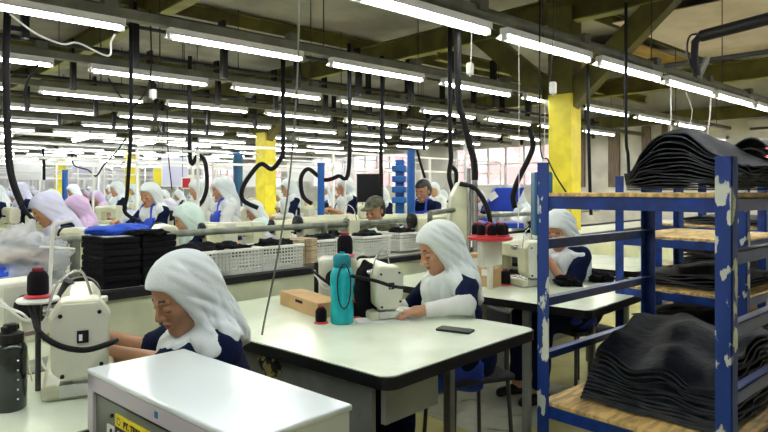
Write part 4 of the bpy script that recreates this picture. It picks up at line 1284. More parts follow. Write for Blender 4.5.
# top pile: hump whose sheets run over a fold; s along -Y, t along +X
def top_pile():
    N = 15
    for i in range(N):
        f = i / (N - 1)
        sd = 31 + i
        w = .33 + .08 * f + .07 * nz(sd, 0, 0); dp = .46 + .10 * nz(sd, 3, 0)
        c = Vector((RA[0] + .34 + .05 * nz(sd, 5, 1), RA[1] - .47 - .03 * f + .04 * nz(sd, 9, 0), 1.345))
        def fn(s, t, f=f, sd=sd, w=w, dp=dp, c=c, i=i):
            x = (s - .5) * w
            hump = math.exp(-((x + .035) / (.13 + .02 * f)) ** 2)
            z = .006 + .0048 * i + .125 * f ** 1.25 * hump * (1 + .25 * nz(sd, t * 2, 7))
            z += .030 * f * nz(s * 4, t * 3, sd * .35) + .012 * f * math.sin(9 * s + 3 * f) * (1 - hump)
            if s < .16: z = z * (.35 + .65 * s / .16) if f > .3 else z
            sk = .03 * nz(t * 3, sd, 1)
            ra = .35 * nz(sd, 2, 4); a_, b_ = (t - .5) * dp + .03 * nz(s * 3, sd, 2), x + sk
            return Vector((c.x + a_ * math.cos(ra) - b_ * math.sin(ra), c.y - b_ * math.cos(ra) - a_ * math.sin(ra), c.z + max(.004 + .0042 * i, z)))
        mm = M['hide3'] if i in (3, 4, 6) else (M['hide2'] if i in (1, 2, 12) else M['hide'])
        lab = 'olive-lined leather hide low in the pile on top of the foreground rack' if i in (3, 4, 6) else ('black leather hide topmost on the pile above the foreground rack' if i == N - 1 else 'black leather hide folded in the pile on top of the foreground rack')
        hide(fn, 26, 14, .0045, mm, lab, 'leather hides on top of the foreground rack', sd)
top_pile()
for i in range(5):      # second pile beside it towards the right edge
    sd = 60 + i
    def fn(s, t, i=i, sd=sd):
        x = (s - .5) * .34
        z = 1.352 + .012 * i + (.055 + .022 * i) * math.exp(-((x + .03) / .12) ** 2) + .012 * nz(s * 3, t * 3, sd)
        return Vector((RA[0] + .72 + (t - .5) * .34, RA[1] - .60 - x, z))
    hide(fn, 16, 8, .005, M['hide4'], 'slate black leather hide in the pile at the right end of the rack top' if i < 4 else 'slate black leather hide topmost at the right end of the rack top', 'slate hides at the right end of the rack top', sd)
# bottom pile
def low_pile():
    N = 13
    for i in range(N):
        f = i / (N - 1); sd = 90 + i
        w = .51 - .07 * f + .10 * nz(sd, 0, 0); dp = .64 - .12 * f + .12 * nz(sd, 3, 0)
        c = Vector((RA[0] + .44 + .02 * nz(sd, 5, 1), RA[1] - .37 + .02 * nz(sd, 9, 0), .545))
        def fn(s, t, f=f, sd=sd, w=w, dp=dp, c=c, i=i):
            x = (s - .5) * w
            # high at the left/back, falling in a wave towards the right front
            wave = .5 - .5 * math.tanh((s - .62 + .25 * (1 - t)) * 4)
            z = .005 + .0145 * i + f * (.03 * wave + .06 * t + .020 * math.sin(s * 11 + 3 * t + f) + .03 * nz(s * 3, t * 3, sd * .25))
            z += .010 * nz(s * 6, t * 5, sd * .4) * f
            z -= .05 * f * max(0, .25 - t) * 4
            ra = .30 * f * nz(sd, 2, 4) * 2; a_, b_ = (t - .5) * dp + .03 * nz(s * 4, sd, 2), x + .03 * nz(t * 4, sd, 1)
            return Vector((c.x + a_ * math.cos(ra) - b_ * math.sin(ra), c.y - b_ * math.cos(ra) - a_ * math.sin(ra), c.z + max(.006 + .010 * i, z)))
        mm = M['hide2'] if i in (0,) else (M['hide'] if i % 4 else M['hide4'])
        lab = 'black leather hide topmost in the pile on the bottom board of the foreground rack' if i == N - 1 else 'black leather hide in the wavy pile on the bottom board of the foreground rack'
        hide(fn, 26, 16, .0095, mm, lab, 'leather hides on the bottom board of the foreground rack', sd)
low_pile()
# black hides on the racks behind
def flat_pile(c, w, d, n, label, group, seed, m=None, th=.012, sag=.03):
    for i in range(n):
        sd = seed + i
        def fn(s, t, i=i, sd=sd):
            return Vector((c[0] + (t - .5) * d * (1 + .08 * nz(sd, 1, 0)), c[1] - (s - .5) * w * (1 + .08 * nz(sd, 2, 0)), c[2] + .008 + i * th + sag * (i / n) * (nz(s * 3, t * 3, sd * .4) + .6 * math.sin(s * 6 + sd))))
        hide(fn, 14, 8, .007, m or (M['hide'] if i % 3 else M['hide4']), label, group, sd)
flat_pile((3.85, 1.40, .805), .52, .6, 7, 'black leather hide on the middle board of the second rack', 'hides on the middle board of the second rack', 200)
flat_pile((3.85, 1.40, .52), .55, .7, 8, 'black leather hide on the bottom board of the second rack', 'hides on the bottom board of the second rack', 220, sag=.06)
flat_pile((4.95, 1.60, .81), .52, .6, 7, 'dark leather hide on the middle board of the third rack', 'hides on the middle board of the third rack', 240)
flat_pile((4.95, 1.60, 1.11), .5, .6, 4, 'blue-black leather hide on the upper board of the third rack', 'hides on the upper board of the third rack', 260, M['hide4'])
tag(lump('cloth_roll', (.18, .24, .07), M['cloth_b'], (6.1, 1.5, 1.11), 0, None, None, 5, .2), 'royal blue cloth bundle on the upper board of the farthest rack', 'cloth')
tag(lump('cloth_roll', (.20, .26, .09), M['cloth_b'], (6.1, 1.5, .81), .4, None, None, 6, .2), 'royal blue cloth bundle on the middle board of the farthest rack', 'cloth')
# ------------------------------------------------------------------ goods on the first supply bench
def make_basket(w=.30, d=.22, h=.135):
    r = empty('plastic_basket', (0, 0, 0))
    m = MB(); n = 13; rows_ = 6
    def wall(a, b):
        a, b = Vector(a), Vector(b)
        dv = b - a; ln = dv.length; rz = math.atan2(dv.y, dv.x); c = (a + b) / 2
        k_ = max(4, int(ln / .023))
        for i in range(k_ + 1):
            p = a + dv * i / k_
            m.box((p.x, p.y, h / 2), (.009, .004, h), rz)
        for j in range(rows_ + 1):
            m.box((c.x, c.y, .006 + (h - .012) * j / rows_), (ln, .004, .009 if j else .02), rz)
    x, y = w / 2, d / 2
    wall((-x, -y, 0), (x, -y, 0)); wall((x, -y, 0), (x, y, 0)); wall((x, y, 0), (-x, y, 0)); wall((-x, y, 0), (-x, -y, 0))
    m.build('lattice_wall', M['basket'], r)
    m = MB(); m.box2((-x - .012, -y - .012, h - .012), (x + .012, -y + .004, h + .006)).box2((-x - .012, y - .004, h - .012), (x + .012, y + .012, h + .006))
    m.box2((-x - .012, -y, h - .012), (-x + .004, y, h + .006)).box2((x - .004, -y, h - .012), (x + .012, y, h + .006))
    m.build('rim', M['basket'], r, bevel=.003)
    MB().box2((-x, -y, 0), (x, y, .006)).build('bottom', M['basket'], r)
    return r
bk = make_basket()
BH = .872
bs = [(229, 276, 0, 'white lattice basket nearest the bottom-left woman on the supply bench'), (272, 270, 0, 'white lattice basket left of the kraft paper bundles'),
      (320, 261, 0, 'white lattice basket behind the pale control unit'), (366, 256, 0, 'white lattice basket behind the middle sewing machine'),
      (402, 251, 0, 'white lattice basket just left of the middle woman'), (196, 281, 0, 'white lattice basket mostly hidden behind the bottom-left woman')]
for i, (u, v, a, lab) in enumerate(bs):
    o = bk if i == 0 else copy_tree(bk)
    p = onh(u, v, BH); l = toL(p); ly = max(1.80, min(2.0, l[1] + .12))
    # slide along the view ray to the wanted row
    t_ = .0
    dirv = Vector((p.x, p.y, 0)); dl = (dirv.x * -ST + dirv.y * CT)
    sc = (ly + (OX * -ST + OY * CT)) / dl
    q = Vector((p.x * sc, p.y * sc, BH)); o.location = q; o.rotation_euler = (0, 0, TH)
    tag(o, lab, 'basket', 'white lattice baskets on the supply bench')
    lump('cloth_heap', (.13, .09, .05), M['clothk'] if i != 4 else M['clothk'], (q.x, q.y, BH + .085), TH, 'black cloth pieces heaped in the %s' % lab.replace('white lattice ', ''), 'cloth', 40 + i, .45)
def bench_at(u, ly, h=BH):
    """point on height h along the column of pixels u at bench depth ly"""
    r = (u - 384) / FOC; dx, dy = FX + RX * r, FY + RY * r
    k0 = OX * -ST + OY * CT
    z = (ly + k0) / (dx * -ST + dy * CT)
    return Vector((dx * z, dy * z, h))
# kraft bundles
for j, u in enumerate((291, 304)):
    for i in range(6):
        p = bench_at(u, 1.85, BH + .027 * i)
        tag(MB().box((0, 0, .0125), (.10, .16, .024)).build('paper_bundle', M['kraft'], bevel=.004, loc=p, rz=TH + .1 * nz(i, j, 3)),
            'brown kraft paper bundle in the %s stack right of the baskets' % ('left' if j == 0 else 'right'), 'paper bundle', 'kraft paper bundles in two stacks')
# black packs at the left, two stacks bound with a strap
for j, u in enumerate((111, 148)):
    for i in range(8):
        p = bench_at(u, 1.78, BH + .031 * i)
        p += Vector((.010 * nz(i * 3.3, j, 0), .012 * nz(i * 2.3, j, 5), 0))
        r = empty('leather_pack', p, TH + .04 * nz(i, j, 9), ('topmost black flat pack of the %s stack beside the rail post' if i == 7 else 'black flat pack in the %s stack beside the rail post') % ('left' if j == 0 else 'right'), 'pack', 'black flat packs in two stacks')
        MB().box((0, 0, .016), (.185, .26, .030)).build('wrapping', M['clothk'], r, bevel=.006)
        MB().box((.0, 0, .0325), (.14, .20, .0012)).build('paper_slip', M['paper'] if i in (7, 3) else M['hide2'], r)
p = bench_at(120, 1.82, BH + .25)
lump('folded_cloth', (.17, .10, .03), M['cloth_b'], p, TH, 'royal blue cloth lying on top of the black flat packs', 'cloth', 70, .3)
p = bench_at(148, 1.70, BH + .248); lump('folded_cloth', (.10, .07, .018), M['clothk'], p, TH, 'black cloth with white slips on top of the right stack of packs', 'cloth', 71, .4)
# heaps on the bench further right
for i, (u, ly, r3, mm, lab) in enumerate([(345, 2.2, (.20, .14, .10), 'clothk', 'black cloth heap under the rail post on the supply bench'), (300, 2.25, (.22, .13, .08), 'clothk', 'black cloth heap behind the kraft paper bundles'),
        (395, 2.2, (.20, .14, .09), 'paper', 'white cloth heap behind the baskets left of the middle woman'), (372, 2.25, (.16, .12, .10), 'hijm', 'mint white cloth heap on the bench below the man in the cap'),
        (225, 2.2, (.2, .12, .05), 'clothk', 'black cloth heap behind the nearest basket'), (450, 2.2, (.22, .14, .10), 'clothk', 'black cloth heap on the bench right of the middle woman head'),
        (540, 2.2, (.22, .14, .10), 'clothk', 'black cloth heap on the bench behind the rack post')]):
    p = bench_at(u, ly, BH - .03); lump('cloth_heap', r3, M[mm], p, TH, lab, 'cloth', 80 + i, .5)
# clear plastic bag and things at the left edge
p = bench_at(18, 2.05, BH); 
lump('plastic_bag', (.25, .14, .155), M['bag'], (p.x, p.y, BH), .3, 'big clear plastic bag at the left edge below the bending woman', 'bag', 91, .35, 5)
p = bench_at(18, 2.05, BH); lump('cloth_heap', (.15, .08, .07), M['hide4'], (p.x, p.y, BH), .2, 'dark pieces inside the clear plastic bag', 'cloth', 92, .4)
p = bench_at(4, 1.95, BH); lump('cloth_heap', (.06, .05, .07), M['cloth_b'], (p.x, p.y, BH), .2, 'royal blue cloth at the left edge under the plastic bag', 'cloth', 93, .3)
p = bench_at(6, 2.9, .9); carton_box('brown carton at the left edge above the plastic bag', 6, 232, .22, .2, .16, .2, .98).location = (p.x, p.y, .92)

# thread rack with many cones, right of the middle woman
p = at(490, 236, 3.75)
ts = empty('cone_rack', (p.x, p.y, .75), 0, 'round cream thread rack tray carrying red and black cones right of the middle woman', 'thread rack')
MB().lathe([(.125, p.z - .775), (.135, p.z - .768), (.135, p.z - .756), (.12, p.z - .75)], (0, 0, 0), 28).build('tray', M['redpl'], ts, smooth=40)
MB().box2((-.10, -.02, p.z - .93), (.10, .02, p.z - .775)).build('bracket_plate', M['creamlt'], ts, bevel=.008)
MB().cyl((0, 0, 0), (0, 0, p.z - .76), .018, n=10).build('post', M['creamlt'], ts, smooth=50)
for i in range(9):
    a = 2 * PI * i / 8; rr = .085 if i < 8 else 0
    cone(['black thread cone on the front rim of the round thread rack', 'black thread cone standing on the round thread rack'][min(1, i)] if i < 8 else 'maroon thread cone in the middle of the round thread rack', (p.x + rr * math.cos(a), p.y + rr * math.sin(a), p.z + .002), .62, True, 'thread cones on the round rack', 'conebl' if i < 8 else 'conered')
# cream machine bodies behind her (a second-line machine head on the bench)
m4 = copy_tree(big); q = at(455, 262, 4.1); place(m4, 2.9, 1.85, BH, math.radians(75)); tag(m4, 'cream sewing machine on the bench behind the round thread rack', 'sewing machine', 'cream sewing machines on the supply bench')
m5 = copy_tree(big); place(m5, 1.95, 2.2, BH, math.radians(80)); tag(m5, 'cream sewing machine on the bench behind the middle woman head', 'sewing machine', 'cream sewing machines on the supply bench')

p = onh(500, 400, .002)
def fs(s, t):
    a = nz(s * 5, t * 5, 3)
    return Vector((p.x + (s - .5) * 1.1, p.y + (t - .5) * .8, .004 + .035 * max(0, a) + .012 * abs(nz(s * 14, t * 9, 8))))
o = hide(fs, 44, 34, .0015, M['sheet'], 'clear crinkled plastic sheet lying on the floor beside the blue rack', None, 3, 'plastic sheet')
o.data.materials[1] = M['sheet']
p = at(281, 373, 2.5)
lump('folded_cloth', (.06, .10, .09), M['camo'], (p.x, p.y, .58), .2, 'yellow and black patterned cloth behind the bottom-left woman under the table', 'cloth', 77, .2)
tag(MB().box2((-.12, -.14, .0), (.12, .14, .58)).build('storage_box', M['dark'], bevel=.01, loc=(p.x, p.y, 0)), 'dark box under the middle table carrying the patterned cloth', 'box')
# ------------------------------------------------------------------ second line and mid-distance machines
def row_bench(ly, a, b, label, h=.80, w=.6):
    r = empty('work_bench', L(a, ly), TH, label, 'bench', 'long work benches')
    MB().box2((0, 0, h - .03), (b - a, w, h)).build('worktop', M['table'], r, bevel=.003)
    MB().box2((0, .02, h - .12), (b - a, .04, h - .03)).build('apron_rail', M['creamlt'], r)
    n = int((b - a) / 1.6) + 1
    for i in range(n + 1):
        for y in (.04, w - .08): MB().box2(((b - a - .04) * i / n, y, 0), ((b - a - .04) * i / n + .04, y + .04, h - .03)).build('leg', M['white'], r)
    return r
sm = make_machine(False)      # lighter copy for the rows
sm_used = False
def row_machine(lx, ly, z, rz, label, group):
    global sm_used
    o = copy_tree(sm) if sm_used else sm
    sm_used = True
    place(o, lx, ly, z, rz); tag(o, label, 'sewing machine', group); return o
row_bench(2.95, -1.2, 8.5, 'long white work bench just behind the nearest supply bench', .80, .55)
def on_row(u, ly): 
    p = bench_at(u, ly); return toL(p)[0]
for i, (u, lab) in enumerate([(222, 'cream sewing machine below the standing woman in the white shirt'), (250, 'cream sewing machine behind the second basket'), (415, 'cream sewing machine by the blue pole left of the middle woman'), (165, 'cream sewing machine in front of the standing woman with white sleeves'), (315, 'cream sewing machine under the long-hijab woman'), (90, 'cream sewing machine left of the blue cloth')]):
    row_machine(on_row(u, 3.05), 3.02, .80, math.radians((10, 80, 15, -20, 70, 0)[i]), lab, 'cream sewing machines on the second bench')
for i, (u, lab, mm) in enumerate([(285, 'white cloth heap below the woman by the yellow column', 'paper'), (330, 'black cloth heap beside the blue pole', 'clothk'), (350, 'black cloth heap in front of the woman with bare forearms', 'clothk'), (135, 'royal blue cloth heap in front of the standing woman', 'cloth_b'), (395, 'pale cloth heap by the man in the cap', 'hijm'), (260, 'grey cloth heap left of the yellow column foot', 'hijg'), (445, 'white cloth heap under the pale green press', 'paper'), (108, 'green-rimmed dark cloth heap behind the blue cloth', 'clothk')]):
    p = bench_at(u, 3.2, .80); lump('cloth_heap', (.17, .12, .09), M[mm], (p.x, p.y, .80), i, lab, 'cloth', 120 + i, .5)

# blue poles
def pole(u, z, top_v, r_, m, label, bot=0.0):
    p = zpos(u, z); h = EYE + (HOR - top_v) * z / FOC
    o = empty('blue_pole', (p[0], p[1], 0), 0, label, 'pole', 'blue poles')
    MB().cyl((0, 0, 0), (0, 0, h - .03), r_, n=16).build('tube', M[m], o, smooth=50)
    MB().cyl((0, 0, h - .03), (0, 0, h), r_ * 1.12, n=16).build('cap', M['bluepole'], o, smooth=50)
    MB().lathe([(r_ * 2, 0), (r_ * 2, .02), (r_ * 1.2, .03)], (0, 0, 0), 16).build('base_flange', M[m], o, smooth=40)
pole(411, 6.2, 150, .040, 'bluepole', 'royal blue pole left of the bare-headed woman')
pole(321, 6.4, 163, .037, 'bluepole', 'royal blue pole left of the woman with bare forearms')
pole(238, 9.8, 153, .075, 'teal_pole', 'dark teal blue pole behind the standing woman in white shirt')
pole(65, 14.0, 170, .06, 'bluepole', 'distant blue pole at the left above the bending woman')

for i, (u, z, v0, lab) in enumerate([(198, 6.8, 150, 'thin white post between the two standing women'), (213, 7.4, 158, 'thin white post just left of the woman in the white shirt'), (345, 7.6, 160, 'thin white post behind the woman with bare forearms'), (93, 8.0, 165, 'thin white post right of the lilac-hijab woman'), (465, 6.6, 140, 'thin white post behind the press machine')]):
    p = zpos(u, z); h = EYE + (HOR - v0) * z / FOC
    o = empty('support_post', (p[0], p[1], 0), 0, lab, 'post', 'thin white posts')
    MB().cyl((0, 0, 0), (0, 0, h), .016, n=10).build('tube', M['white'], o, smooth=50)
    MB().lathe([(.06, 0), (.06, .01), (.02, .015)], (0, 0, 0), 14).build('base_flange', M['white'], o, smooth=40)
    MB().box((0, 0, h - .02), (.30, .02, .02), rz=.3).build('cross_bar', M['white'], o)
# blue lift head behind the pole
p = at(400, 180, 7.2)
r = empty('lift_unit', (p.x, p.y, 0), .7, 'royal blue lifting unit left of the blue pole', 'lifting unit')
for k in range(4): MB().box2((-.14, -.08, 1.20 + .12 * k), (.14, .08, 1.27 + .12 * k)).build('bracket', M['bluepole'], r, bevel=.01)
MB().box2((-.06, -.05, 0), (.06, .05, 1.7)).build('mast', M['bluepole'], r, bevel=.01)
# black board / screen
p = at(370, 191, 8.0)
r = empty('display_board', (p.x, p.y, 0), math.radians(-42.7), 'black board on a stand between the two blue poles', 'board')
MB().box2((-.16, -.015, 1.20), (.16, .015, 1.55)).build('board', M['black'], r, bevel=.008)
MB().box2((-.172, -.012, 1.19), (.172, -.002, 1.56)).build('frame', M['dark'], r)
MB().cyl((0, 0, 0), (0, 0, 1.2), .02, n=8).build('stand', M['dark'], r)

# press machine with pale green slanted frame and blue plates
p = at(470, 200, 5.0)
r = empty('press_machine', (p.x, p.y, 0), math.radians(-42), 'pale green press machine with tilted royal blue plates left of the yellow column', 'press machine')
m = MB(); m.prism([(-.22, .75), (-.02, .75), (.02, 1.38), (-.10, 1.42), (-.16, 1.30)], -.12, .12); m.build('slanted_frame', M['cream'], r, bevel=.02)
m = MB(); m.prism([(-.20, 0), (.30, 0), (.30, .78), (-.20, .78)], -.18, .18); m.build('base', M['cream'], r, bevel=.02)
m = MB(); m.prism([(.09, 1.18), (.33, 1.18), (.42, 1.37), (.19, 1.37)], -.10, .0); m.build('blue_plate', M['apron'], r, bevel=.008)
m = MB().box2((.05, -.16, 1.05), (.40, .16, 1.09)); m.build('blue_shelf', M['apron'], r, bevel=.006)
MB().cyl((.02, -.13, .8), (.02, -.13, 1.45), .022, n=10).build('guide_rod', M['steel'], r, smooth=50)
MB().cyl((-.03, -.13, .8), (-.03, -.13, 1.52), .016, n=10).build('guide_rod', M['steel'], r, smooth=50)
MB().tube(catmull([(-.1, -.12, 1.4), (.02, -.14, 1.36), (.12, -.12, 1.2), (.14, -.12, 1.02), (.05, -.12, .95)], 6), .02, 8).build('black_linkage', M['black'], r, smooth=60)
MB().box((.16, -.13, 1.3), (.07, .02, .05), rot=Matrix.Rotation(-.6, 3, 'Y')).build('white_tag', M['paper'], r)
MB().cyl((.10, -.14, .98), (.10, -.10, .98), .05, n=16).build('gauge', M['dark'], r, smooth=40)
m = MB().box2((.0, -.17, .78), (.36, .17, .84)); m.build('press_bed', M['dark'], r, bevel=.01)
# teal cabinet behind the chipped post
p = at(540, 190, 6.2)
r = empty('press_column', (p.x, p.y, 0), math.radians(-42), 'dark teal machine column behind the top of the chipped rack post', 'machine column')
MB().box2((-.07, -.07, 0), (.11, .10, 1.53)).build('column', M['teal_pole'], r, bevel=.012)
MB().box2((-.09, -.09, 0), (.13, .12, .9)).build('base', M['cream'], r, bevel=.012)
# short grey rail right of the middle woman head
r = empty('guard_rail', (0, 0, 0), 0, 'short grey pipe rail beside the bare-headed woman', 'rail', 'grey pipe rails')
a, b = at(430, 213, 4.6), at(476, 207, 5.2)
MB().cyl(a, b, .02, n=10).build('rail_pipe', M['greypipe'], r, smooth=50)
for q in (a, b): MB().cyl((q.x, q.y, 0), (q.x, q.y, q.z), .02, n=10).build('post', M['greypipe'], r, smooth=50)

# ------------------------------------------------------------------ far rows: benches, machines, people, overhead frames
rr_ = random.Random(11)
def vis(lx, ly, m=25):
    p = L(lx, ly); z = p.x * FX + p.y * FY; x = p.x * RX + p.y * RY
    if z < .5: return None
    u = 384 + x / z * FOC
    return (u, z) if -m < u < 580 else None
gi = 0
def frame_row(ly, a, b, z1, label):
    r = empty('overhead_frame', L(a, ly), TH, label, 'overhead frame', 'white overhead frames above the rows')
    n = max(1, int((b - a) / 2.4))
    for z in (z1, z1 - .28): MB().box2((0, -.02, z), (b - a, .02, z + .035)).build('rail', M['white'], r)
    for i in range(n + 1): MB().box2(((b - a) * i / n - .02, -.02, 0), ((b - a) * i / n + .02, .02, z1)).build('post', M['white'], r)
    return r
for k in range(9):
    ly = 5.9 + 2.45 * k
    # visible extent
    xs = [x * .5 for x in range(-6, 24) if vis(x * .5, ly, 60)]
    if not xs: continue
    a, b = min(xs), min(max(xs), 11.6 - ly * .0)
    if b - a < 1: continue
    row_bench(ly, a, b, 'long white work bench in the %s row behind the near lines' % ROWN[k], .82, .7)
    if k >= 0: frame_row(ly + .80, a, b, 2.0 + .06 * (k % 3), 'white overhead frame above the %s far work bench' % ROWN[k])
    x = a + .3 + rr_.random() * .3
    while x < b - .4:
        v = vis(x, ly)
        if v:
            row_machine(x, ly + .06, .82, rr_.choice((-.2, .1, .3, PI / 2, PI)), 'small cream sewing machine on the %s far work bench' % ROWN[k], 'cream sewing machines on the far benches')
            t = rr_.random()
            if t < .75:
                seated = rr_.random() < .7
                kk = rr_.choice((0, 1, 3, 0)) if seated else 2
                p = L(x + .55 + rr_.uniform(-.1, .1), ly - .35 + rr_.uniform(-.1, .15))
                if all((p.x - a_[0]) ** 2 + (p.y - a_[1]) ** 2 > .45 for a_ in MIDP): far_person(kk, (p.x, p.y), 175 + rr_.uniform(-25, 40), 'distant worker in pale hijab %s in the %s far row' % ('seated' if seated else 'standing', ROWN[k]), 'distant workers in the far rows').location.z = (.18 if seated else 0.0)
            if rr_.random() < .45:
                p = L(x + .35, ly + .5, .82)
                gi += 1
                kind = rr_.choice(('carton', 'cloth', 'cloth', 'basket'))
                if kind == 'carton':
                    c_ = carton_box('brown carton on the %s far work bench' % ROWN[k], 10, 300, .3, .25, .2 + .1 * rr_.random(), rr_.random(), .5); c_.location = p; c_['group'] = 'cartons on the far benches'
                elif kind == 'cloth':
                    lump('cloth_heap', (.2, .14, .11), M[rr_.choice(('clothk', 'cloth_b', 'paper', 'hijl', 'clothk'))], p, 0, 'cloth heap on the %s far work bench' % ROWN[k], 'cloth', 300 + gi, .5, 3, 'cloth heaps on the far benches')
                else:
                    o = copy_tree(bk); o.location = p; tag(o, 'white lattice basket on the %s far work bench' % ROWN[k], 'basket', 'baskets on the far benches')
        x += 1.15 + rr_.random() * .4
if not all(USED):
    for k, u_ in enumerate(USED):
        if not u_: p = L(5 + k, 12); far_person(k, (p.x, p.y), 170, 'distant worker in pale hijab in the second far row', 'distant workers in the far rows')
# hanging white boards / garment racks far back
for i, (u, v, z, w, h, mm, lab) in enumerate([(175, 172, 12.5, .5, .55, 'hijl', 'pale lilac notice board far behind the standing women'), (250, 176, 16, .6, .5, 'white', 'white notice board far left of the far yellow column'),
        (190, 183, 10.5, .25, .16, 'redpl', 'small red and white sign far behind the standing women'), (162, 177, 15, .4, .4, 'lab_y', 'small yellow notice far behind the woman in the blue apron'),
        (28, 170, 17, .7, .5, 'white', 'white notice board far back at the left edge'), (300, 172, 18, .7, .5, 'white', 'white notice board far back right of the yellow column'), (85, 168, 20, .8, .6, 'hijl', 'lilac notice board farthest back at the left')]):
    p = at(u, v, z); r = empty('notice_board', (p.x, p.y, p.z), math.radians(-42.7), lab, 'notice board')
    MB().box((0, 0, 0), (w, .02, h)).build('board', M[mm], r)
    MB().box((0, .004, 0), (w + .04, .02, h + .04)).build('frame', M['white'], r)
    MB().cyl((-w / 2, 0, h / 2), (-w / 2, 0, ZC - p.z), .006, n=6).build('suspension_wire', M['dark'], r)
    MB().cyl((w / 2, 0, h / 2), (w / 2, 0, ZC - p.z), .006, n=6).build('suspension_wire', M['dark'], r)
# partition wall of white shelving at the far end and along the right
for i in range(5):
    r = empty('white_shelving', (3.2 + 2.0 * i, 30.2 - .3 * i, 0), 0, 'tall white shelving at the far end of the hall, %s from the left' % ROWN[i], 'shelving', 'tall white shelving at the far end')
    for z in (.4, .9, 1.4, 1.9, 2.3): MB().box2((0, 0, z), (1.8, .5, z + .03)).build('shelf', M['white'], r)
    for x in (0, .88, 1.76): MB().box2((x, 0, 0), (x + .04, .5, 2.35)).build('upright', M['white'], r)

# ------------------------------------------------------------------ hanging hoses, poles and pull cords
H = [
 ('thick black hose hanging at the left edge down to the bending woman', [(8, -5, 4.6), (6, 60, 4.6), (7, 110, 4.6), (9, 160, 4.6), (14, 185, 4.6), (22, 205, 4.6)], .028),
 ('black vertical hose in front of the near brownish column', [(131, 96, 5.2), (131, 130, 5.2), (129, 165, 5.2), (127, 195, 5.2), (125, 212, 5.2), (140, 222, 5.2)], .018),
 ('black hose looping between the standing women', [(190, 158, 7.0), (198, 155, 7.0), (205, 162, 7.0), (207, 185, 7.0), (203, 200, 7.0), (196, 208, 7)], .026),
 ('black hose sagging in front of the far yellow column', [(283, 145, 6.5), (281, 158, 6.5), (272, 169, 6.5), (262, 164, 6.5), (254, 170, 6.5), (243, 187, 6.5), (243, 200, 6.5), (258, 208, 6.5)], .026),
 ('black hose loop left of the blue pole', [(349, 167, 6.4), (338, 176, 6.4), (326, 180, 6.4), (318, 176, 6.4), (308, 169, 6.4), (301, 178, 6.4), (303, 196, 6.4), (312, 204, 6.4)], .024),
 ('thick black hose slanting down to the press machine', [(458, 92, 4.4), (463, 118, 4.4), (469, 142, 4.4), (474, 162, 4.4), (475, 180, 4.4)], .026),
 ('black hose hanging left of the press machine', [(450, 130, 5.4), (451, 158, 5.4), (449, 176, 5.4), (453, 194, 5.4), (451, 212, 5.4)], .022),
 ('second black hose loop left of the press machine', [(449, 165, 5.5), (456, 172, 5.5), (455, 190, 5.5), (450, 208, 5.5)], .02),
 ('black hose curving down behind the chipped rack post', [(529, 128, 4.6), (533, 145, 4.6), (528, 160, 4.6), (518, 180, 4.6), (513, 197, 4.6), (515, 208, 4.6)], .022),
 ('black hose arch above the bare-headed woman', [(424, 150, 6.5), (425, 128, 6.5), (433, 118, 6.5), (444, 116, 6.5), (452, 126, 6.5)], .02),
 ('black hose sagging across above the bare-headed woman', [(384, 136, 7.5), (400, 143, 7.5), (425, 143, 7.5), (447, 136, 7.5), (470, 130, 7.5)], .018),
 ('thin black cable curving down beside the near yellow column', [(540, 140, 4.5), (548, 160, 4.5), (557, 178, 4.5), (566, 192, 4.5)], .006),
 ('black vertical hose left of the blue racks by the wall', [(588, 95, 6.0), (589, 150, 6.0), (590, 190, 6.0), (591, 215, 6)], .018),
 ('black hanging hose tip between column and leather pile', [(626, 130, 5), (628, 155, 5), (629, 180, 5)], .014),
 ('black air hose down to the bending woman at the left', [(22, 205, 4.6), (28, 214, 4.6), (36, 222, 4.6)], .016),
 ('dark cable sagging between lamp rows at upper left', [(38, 64, 5.0), (28, 80, 5.0), (24, 96, 5.0)], .010),
 ('dark cable pair hanging above the two standing women', [(150, 80, 5.2), (132, 110, 5.2), (128, 130, 5.2)], .007),
 ('dark cable slanting right above the two standing women', [(108, 78, 5.2), (120, 96, 5.2), (131, 106, 5.2)], .007),
 ('grey Y-shaped cable above the left rows', [(72, 152, 8), (74, 165, 8), (88, 170, 8), (96, 176, 8), (104, 165, 8), (118, 150, 8), (126, 138, 8)], .010),
 ('dark cable by the far yellow column', [(167, 110, 8), (168, 150, 8), (172, 190, 8)], .008),
 ('black vertical hose between the blue poles', [(382, 112, 7.0), (381, 150, 7.0), (381, 185, 7.0)], .024),
 ('black hose slanting behind the blue pole', [(417, 150, 6.6), (421, 165, 6.6), (425, 178, 6.6)], .015),
 ('black hose at far left hanging by the brown column', [(43, 148, 9), (44, 165, 9), (44, 180, 9)], .022),
]
for lab, pts, rad in H:
    ps = [at(*q) for q in pts]
    if lab.startswith(('thick black hose', 'black vertical', 'black hanging', 'dark cable pair', 'black hose looping', 'black hose sagging', 'black hose loop', 'black hose hanging', 'thin black cable')):
        up = ps[0].copy(); up.z = 2.86 if ps[0].z < 2.86 else 3.7
        ps = [up] + ps
    hose('air_hose', ps, rad * .92, M['rubber'], lab, 'hose')
